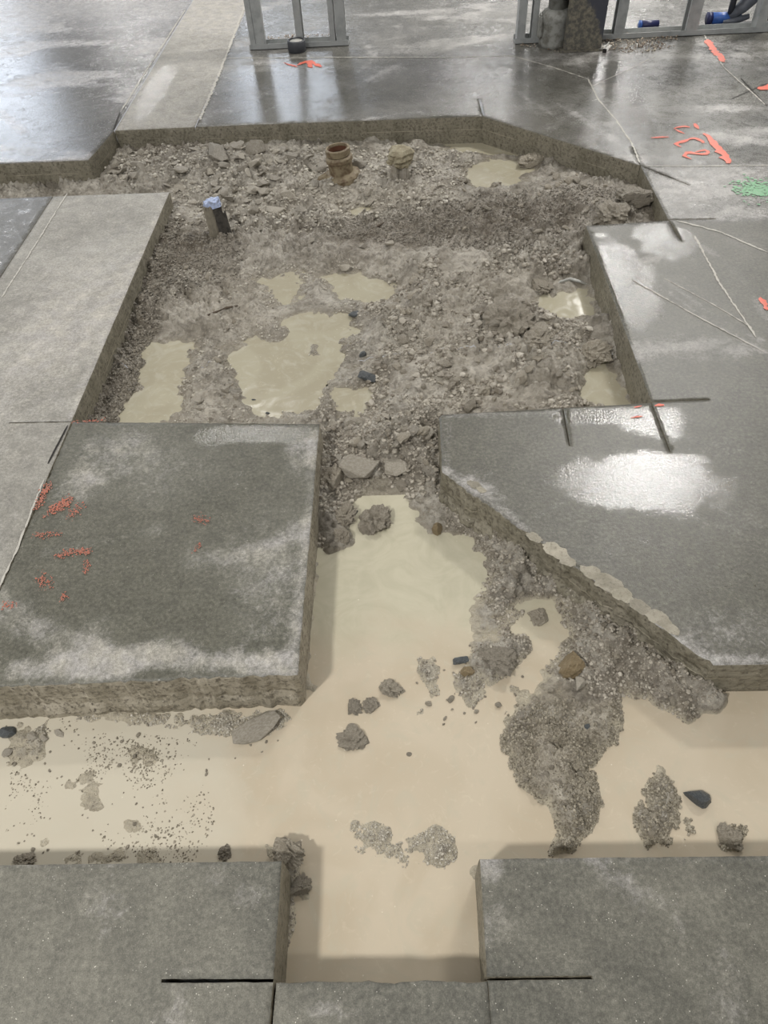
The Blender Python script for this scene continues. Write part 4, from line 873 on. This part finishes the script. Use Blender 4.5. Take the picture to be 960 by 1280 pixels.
for a in ((592, 606, 22), (601, 612, 16), (694, 688, 40), (708, 700, 30), (740, 716, 34), (760, 730, 44), (776, 742, 36), (800, 758, 34), (822, 772, 36), (838, 786, 26), (668, 672, 24)):
    spall(*a)

# ------------------------------------------------------------------ pipe riser, muddy knob, stake, stick, strip
RUST = plain('rusty_muddy_iron', L(132, 120, 96), .6, .1, .8, 40, L(84, 62, 44), .8)
RIN = plain('rust_inside', L(96, 62, 44), .7)
bx_, by_, _ = at(428, 221, -.08)
pr = empty('pipe_riser', (bx_, by_, max(-.095, hz(bx_, by_-.09)-.004))); pr.rotation_euler = (0, math.radians(-5), 0)
tag(pr, 'mud-crusted round pipe riser with open rusty top near the far wall', 'pipe')
bmo('pipe_body', lathe([(.060, 0), (.062, .03), (.061, .075), (.064, .085), (.069, .092), (.069, .108), (.064, .114), (.060, .118)], 36, .012, 1), RUST, pr, False)
bmo('base_flange', lathe([(.086, -.02), (.094, .0), (.095, .018), (.088, .028), (.074, .034), (.064, .036)], 36, .03, 2), RUST, pr, False)
bmo('rim', lathe([(.056, .118), (.062, .122), (.063, .150), (.058, .154), (.052, .153), (.050, .145), (.050, .10), (.0005, .098)], 36, .008, 3), RUST, pr, False)
bmo('bore', lathe([(.048, .100), (.0482, .142), (.0470, .142), (.0468, .101)], 28, .0, 4), RIN, pr)
bmo('side_lug', tubebm([(-.075, -.01, .02), (-.11, -.02, .012), (-.128, -.025, -.01)], [.026, .022, .015], 8), RUST, pr)
KNOB = rock_mat('crusted_mud_wrap', L(142, 132, 108), L(172, 164, 138), L(98, 86, 66), .6, sc_=1.6)
kx, ky, _ = at(501, 222, -.10)
kn = empty('pipe_stub', (kx, ky, max(-.10, hz(kx, ky-.05)-.015))); tag(kn, 'mud-wrapped pipe stub with swollen top, right of the round riser', 'pipe')
bmo('stub_body', lathe([(.040, -.02), (.043, .03), (.040, .07), (.044, .1)], 20, .05, 9), R_PALE, kn)
bmo('wrapping', lathe([(.040, .062), (.056, .070), (.062, .082), (.057, .092), (.066, .105), (.058, .118), (.062, .130), (.046, .146), (.030, .150), (.012, .144), (.004, .146)], 26, .12, 10), KNOB, kn)
for s, dz in ((-1, 0), (.55, -.01)):
    bm = bmesh.new(); abox(bm, s*.03-.018, s*.03+.018, -.052, -.03, -.02, .085+dz, .007); bmo('wrap_flap', bm, R_PALE, kn)
STAKE = plain('charred_wood', L(74, 70, 64), .7, 0, .8, 45, L(30, 28, 26), .8); BLUEP = plain('blue_spray_paint', L(176, 190, 222), .5, 0, .7, 90, L(120, 122, 128), .4)
STK2 = plain('split_wood_face', L(134, 127, 112), .7, 0, .4, 50)
sx0, sy0, _ = at(276, 291, -.09)
sk = empty('wooden_stake', (sx0, sy0, max(-.11, hz(sx0, sy0-.03)-.015))); sk.rotation_euler = (math.radians(-3), math.radians(-3), .2)
tag(sk, 'short dark weathered stake with pale blue painted top, left in the pit', 'stake')
def splinter(name, mat, rad, z0, z1, seed, x=0, y=0, ragged=.015, squash=.8):
    rn = random.Random(seed); bm = bmesh.new(); n = 16; rings = []
    pr_ = [rn.uniform(.72, 1.08) for _ in range(n)]
    for k in range(7):
        t = k/6; z = z0+(z1-z0)*t
        rings.append([bm.verts.new((x+rad*(1-.1*t)*pr_[i]*rn.uniform(.95, 1.05)*math.cos(6.283*i/n), y+squash*rad*(1-.1*t)*pr_[i]*math.sin(6.283*i/n), z+(rn.uniform(-ragged, ragged) if k == 6 else 0))) for i in range(n)])
    for a, b in zip(rings, rings[1:]):
        for i in range(n): bm.faces.new((a[i], a[(i+1) % n], b[(i+1) % n], b[i]))
    c = bm.verts.new((x, y, z1)); [bm.faces.new((rings[-1][i], rings[-1][(i+1) % n], c)) for i in range(n)]
    return bmo(name, bm, mat, sk)
splinter('post', STAKE, .040, -.03, .150, 4); splinter('painted_top', BLUEP, .0415, .143, .172, 5, ragged=.008); splinter('split_face', STK2, .024, .02, .150, 6, -.026, -.022, squash=.7)
splinter('splinter', STAKE, .014, -.02, .11, 7, .040, -.012)
WOOD = plain('dark_twig', L(82, 70, 56), .7); SILV = plain('silver_strip', L(196, 196, 190), .3, .6, .4, 40)
def on_soil(px, py, dz=.008):
    p = at(px, py, -.11); return (p[0], p[1], -.092+dz)
tag(bmo('twig', tubebm([on_soil(261, 401), on_soil(272, 398, .012), on_soil(285, 393, .014), on_soil(299, 389)], [.004, .005, .005, .003], 6), WOOD), 'thin dark twig lying on pale silt left of the puddles', 'twig')
tag(bmo('wood_sliver', tubebm([on_soil(462, 297, .012), on_soil(473, 292, .02), on_soil(480, 288, .02)], [.003, .006, .003], 6), WOOD), 'short wood sliver between the two rounded stones in the gravel band', 'twig')
tag(bmo('metal_strip', tubebm([(*at(690, 362, W)[:2], W+.004), (*at(700, 357, W)[:2], W+.018), (*at(712, 355, W)[:2], W+.024), (*at(725, 357, W)[:2], W+.018), (*at(737, 358, W)[:2], W+.004)], [.003, .006, .0075, .006, .003], 8), SILV),
    'curved silver strip half sunk at the puddle by the right-hand block', 'strip')

# ------------------------------------------------------------------ far objects: stud frames, column, pipe, tools
def stud(parent, x0, x1, yb, h=2.5, dep=.09, t=.004, open_right=True):
    bm = bmesh.new()
    abox(bm, x0, x1, yb, yb+t, .002, h); abox(bm, x0, x1, yb+dep-t, yb+dep, .002, h)
    wx = x0 if open_right else x1-t; abox(bm, wx, wx+t, yb+t, yb+dep-t, .002, h)
    lx = x1-t if open_right else x0; abox(bm, lx, lx+t, yb+t, yb+.014, .002, h); abox(bm, lx, lx+t, yb+dep-.014, yb+dep-t, .002, h)
    return bmo('stud', bm, GALV, parent)
def track(parent, x0, x1, yb, dep=.094, hgt=.032, z=0.0):
    bm = bmesh.new(); abox(bm, x0, x1, yb-.003, yb, z, z+hgt); abox(bm, x0, x1, yb+dep, yb+dep+.003, z, z+hgt); zb = z if z < 1 else z+hgt-.003
    abox(bm, x0, x1, yb-.003, yb+dep+.003, zb, zb+.003); return bmo('floor_track' if z < 1 else 'head_track', bm, GALV, parent)
yl = at(372, 60)[1]
fx0 = at(313, 62)[0]; fx1 = at(436, 54)[0]
lf = empty('stud_frame', (0, 0, 0)); tag(lf, 'short galvanised steel stud frame standing at the top left of the photo', 'stud frame')
track(lf, fx0, fx1, yl); track(lf, fx0, fx1, yl, z=2.47)
def xat(px, py, y):                            # x where the view through px meets the plane y
    best = None; z = 0.0
    d = fw*FPX + rt*(px-480) - up*(py-640); t = y/d[1]; return d[0]*t
for a, b, orr in ((313, 320, True), (320, 331, False), (371, 380, True), (413, 420, False), (421, 433, True)):
    stud(lf, xat(a, 56, yl)+.001, xat(b, 56, yl)-.001, yl, open_right=orr)
dk = plain('black_cap', L(62, 64, 68), .5); lt = plain('cap_fill', L(176, 174, 166), .6)
cx_, cy_, _ = at(371, 67)
cp = empty('conduit_stub', (cx_, cy_+.05, 0)); tag(cp, 'short dark grey round stub with pale top in front of the left stud frame', 'stub')
bmo('ring', lathe([(.056, 0), (.060, .004), (.060, .062), (.056, .066), (.047, .066), (.046, .052), (.0005, .0515)], 32), dk, cp, True)
bmo('filling', lathe([(.0455, .0525), (.0455, .060), (.02, .064), (.0005, .065)], 28), lt, cp, True)
# right frame
yr = at(900, 43)[1]
rf = empty('stud_frame', (0, 0, 0)); tag(rf, 'long galvanised steel stud frame running right behind the dark column', 'stud frame')
xa = xat(645, 40, yr); xb = 4.2
track(rf, xa, xb, yr); track(rf, xa, xb, yr, z=2.47)
for a, b, orr in ((647, 657, True), (665, 672, False), (769, 781, False), (857, 872, False), (944, 955, True), (1040, 1052, False)):
    stud(rf, xat(a, 36, yr), xat(b, 36, yr), yr, open_right=orr)
# column (H section boxed in mud-splashed steel)
COLM = M('splashed_dark_steel'); gz = COLM.n('ShaderNodeNewGeometry'); sp_ = COLM.n('ShaderNodeSeparateXYZ'); COLM.t.links.new(gz.outputs['Position'], sp_.inputs[0])
n1 = COLM.noise(7, 5, .6); n2 = COLM.noise(40, 5, .7)
zx_ = COLM.ma('ADD', sp_.outputs['Z'], COLM.ma('MULTIPLY', COLM.ma('SUBTRACT', sp_.outputs['X'], 1.1), 1.2))
f = COLM.mr(COLM.ma('ADD', zx_, COLM.ma('MULTIPLY', COLM.ma('SUBTRACT', n1, .5), .3)), .38, .33)
cc_ = COLM.mix(f, L(66, 68, 76), COLM.mix(COLM.mr(n2, .4, .65), L(84, 82, 76), L(128, 122, 106)))
cc_ = COLM.mix(COLM.mr(n2, .62, .74, 0, .5), cc_, L(150, 148, 142))
COLM = COLM.fin(cc_, .55, COLM.bump(n2, .5, .004), .1)
yc_ = at(728, 64)[1]; xc0 = xat(704, 62, yc_); xc1 = xat(751, 62, yc_)
cl = empty('steel_column', ((xc0+xc1)/2, yc_+.13, 0)); tag(cl, 'dark steel column splashed with mud, beside the grey pipe at top right', 'column')
wx = (xc1-xc0)/2
bm = bmesh.new(); abox(bm, -wx, wx, -.13, -.112, 0, 3.0, .003); bmo('flange', bm, COLM, cl)
bm = bmesh.new(); abox(bm, -wx, wx, .112, .13, 0, 3.0, .003); bmo('flange', bm, COLM, cl)
bm = bmesh.new(); abox(bm, -.006, .006, -.112, .112, 0, 3.0); bmo('web', bm, COLM, cl)
bm = bmesh.new(); abox(bm, -wx-.02, wx+.02, -.15, .15, -.001, .012, .003); bmo('base_plate', bm, COLM, cl)
PVC = plain('muddy_grey_pipe', L(150, 150, 144), .5, 0, .8, 22, L(92, 88, 78), .4)
yp = at(693, 60)[1]+.06; xp = xat(692, 50, yp)
pp = empty('drain_pipe', (xp, yp, 0)); tag(pp, 'grey mud-stained drain pipe with socket at its foot, left of the column', 'pipe')
bmo('pipe', lathe([(.058, .15), (.058, 2.6)], 28, .006, 5), PVC, pp, True)
bmo('socket', lathe([(.092, -.002), (.094, .02), (.092, .13), (.098, .15), (.098, .175), (.080, .195), (.060, .205)], 28, .01, 6), PVC, pp, True)
bm = bmesh.new(); abox(bm, -.115, -.088, -.05, .02, .05, .18, .01); bmo('clamp_ear', bm, PVC, pp)
bmo('collar', lathe([(.064, .30), (.066, .32), (.064, .34)], 28, .01, 8), plain('rust_collar', L(112, 88, 70), .7), pp)
WHT = plain('white_angle', L(206, 204, 198), .5)
q = at(757, 64); an = empty('metal_angle', (q[0], q[1], 0), -.45); tag(an, 'small pale metal offcut lying against the right foot of the column', 'offcut')
bm = bmesh.new(); abox(bm, -.012, .012, -.03, .11, .0, .006, .001); abox(bm, -.012, -.008, -.03, .11, .006, .022, .0008); bmo('offcut_bar', bm, WHT, an)
bm = bmesh.new(); abox(bm, -.012, .012, -.034, -.030, .0, .022, .0008); bmo('cut_end', bm, KERF, an)
# blue pieces behind the frame
BLUE = plain('blue_plastic', L(44, 88, 160), .4, 0, .5, 30, L(22, 30, 80)); NAVY = plain('navy_plastic', L(22, 28, 72), .4); GREYT = plain('grey_tool_body', L(92, 96, 104), .45, 0, .5, 30)
yb_ = yr+.16
o1 = empty('blue_tube', (xat(811, 31, yb_), yb_, 0)); tag(o1, 'short dark blue tube lying behind the stud track near the column', 'tube')
bmo('tube_wall', tubebm([(-.062, 0, .028), (.062, 0, .028)], .026, 14), NAVY, o1, True); bmo('tube_band', tubebm([(-.066, 0, .028), (-.05, 0, .028)], .028, 14), BLUE, o1, True)
x2 = xat(905, 24, yb_+.03); o2 = empty('blue_tube', (x2, yb_+.03, 0)); tag(o2, 'longer bright blue tube behind the stud track at top right', 'tube')
bmo('tube_wall', tubebm([(-.10, 0, .04), (.10, 0, .036)], .034, 16), BLUE, o2, True); bmo('open_end', tubebm([(-.115, 0, .04), (-.085, 0, .04)], .036, 16), NAVY, o2, True)
ROTB = plain('black_rubber', L(38, 40, 46), .6)
x3 = xat(930, 28, yb_); o3 = empty('hand_tool', (x3, yb_+.02, 0)); tag(o3, 'grey and blue power tool resting on a slant behind the track, top right corner', 'tool')
bmo('tool_body', tubebm([(-.10, 0, .045), (-.03, .0, .10), (.05, .02, .19), (.16, .03, .24), (.28, .03, .25)], [.026, .040, .060, .070, .066], 16), GREYT, o3, True)
bmo('foot_plate', tubebm([(-.14, -.02, .02), (-.06, -.02, .03), (.02, -.02, .05)], [.016, .022, .016], 10), GREYT, o3, True)
bmo('blue_collar', tubebm([(-.045, -.01, .17), (-.01, -.01, .25)], [.030, .034], 12), BLUE, o3, True)
bmo('hose', tubebm([(-.10, 0, .05), (-.10, .0, .14), (-.07, .0, .22), (-.05, .02, .34), (.05, .05, .42)], .02, 10), ROTB, o3, True)
bmo('rear_handle', tubebm([(.22, .02, .20), (.20, .02, .10), (.22, .02, .02)], [.05, .045, .05], 12), ROTB, o3, True)
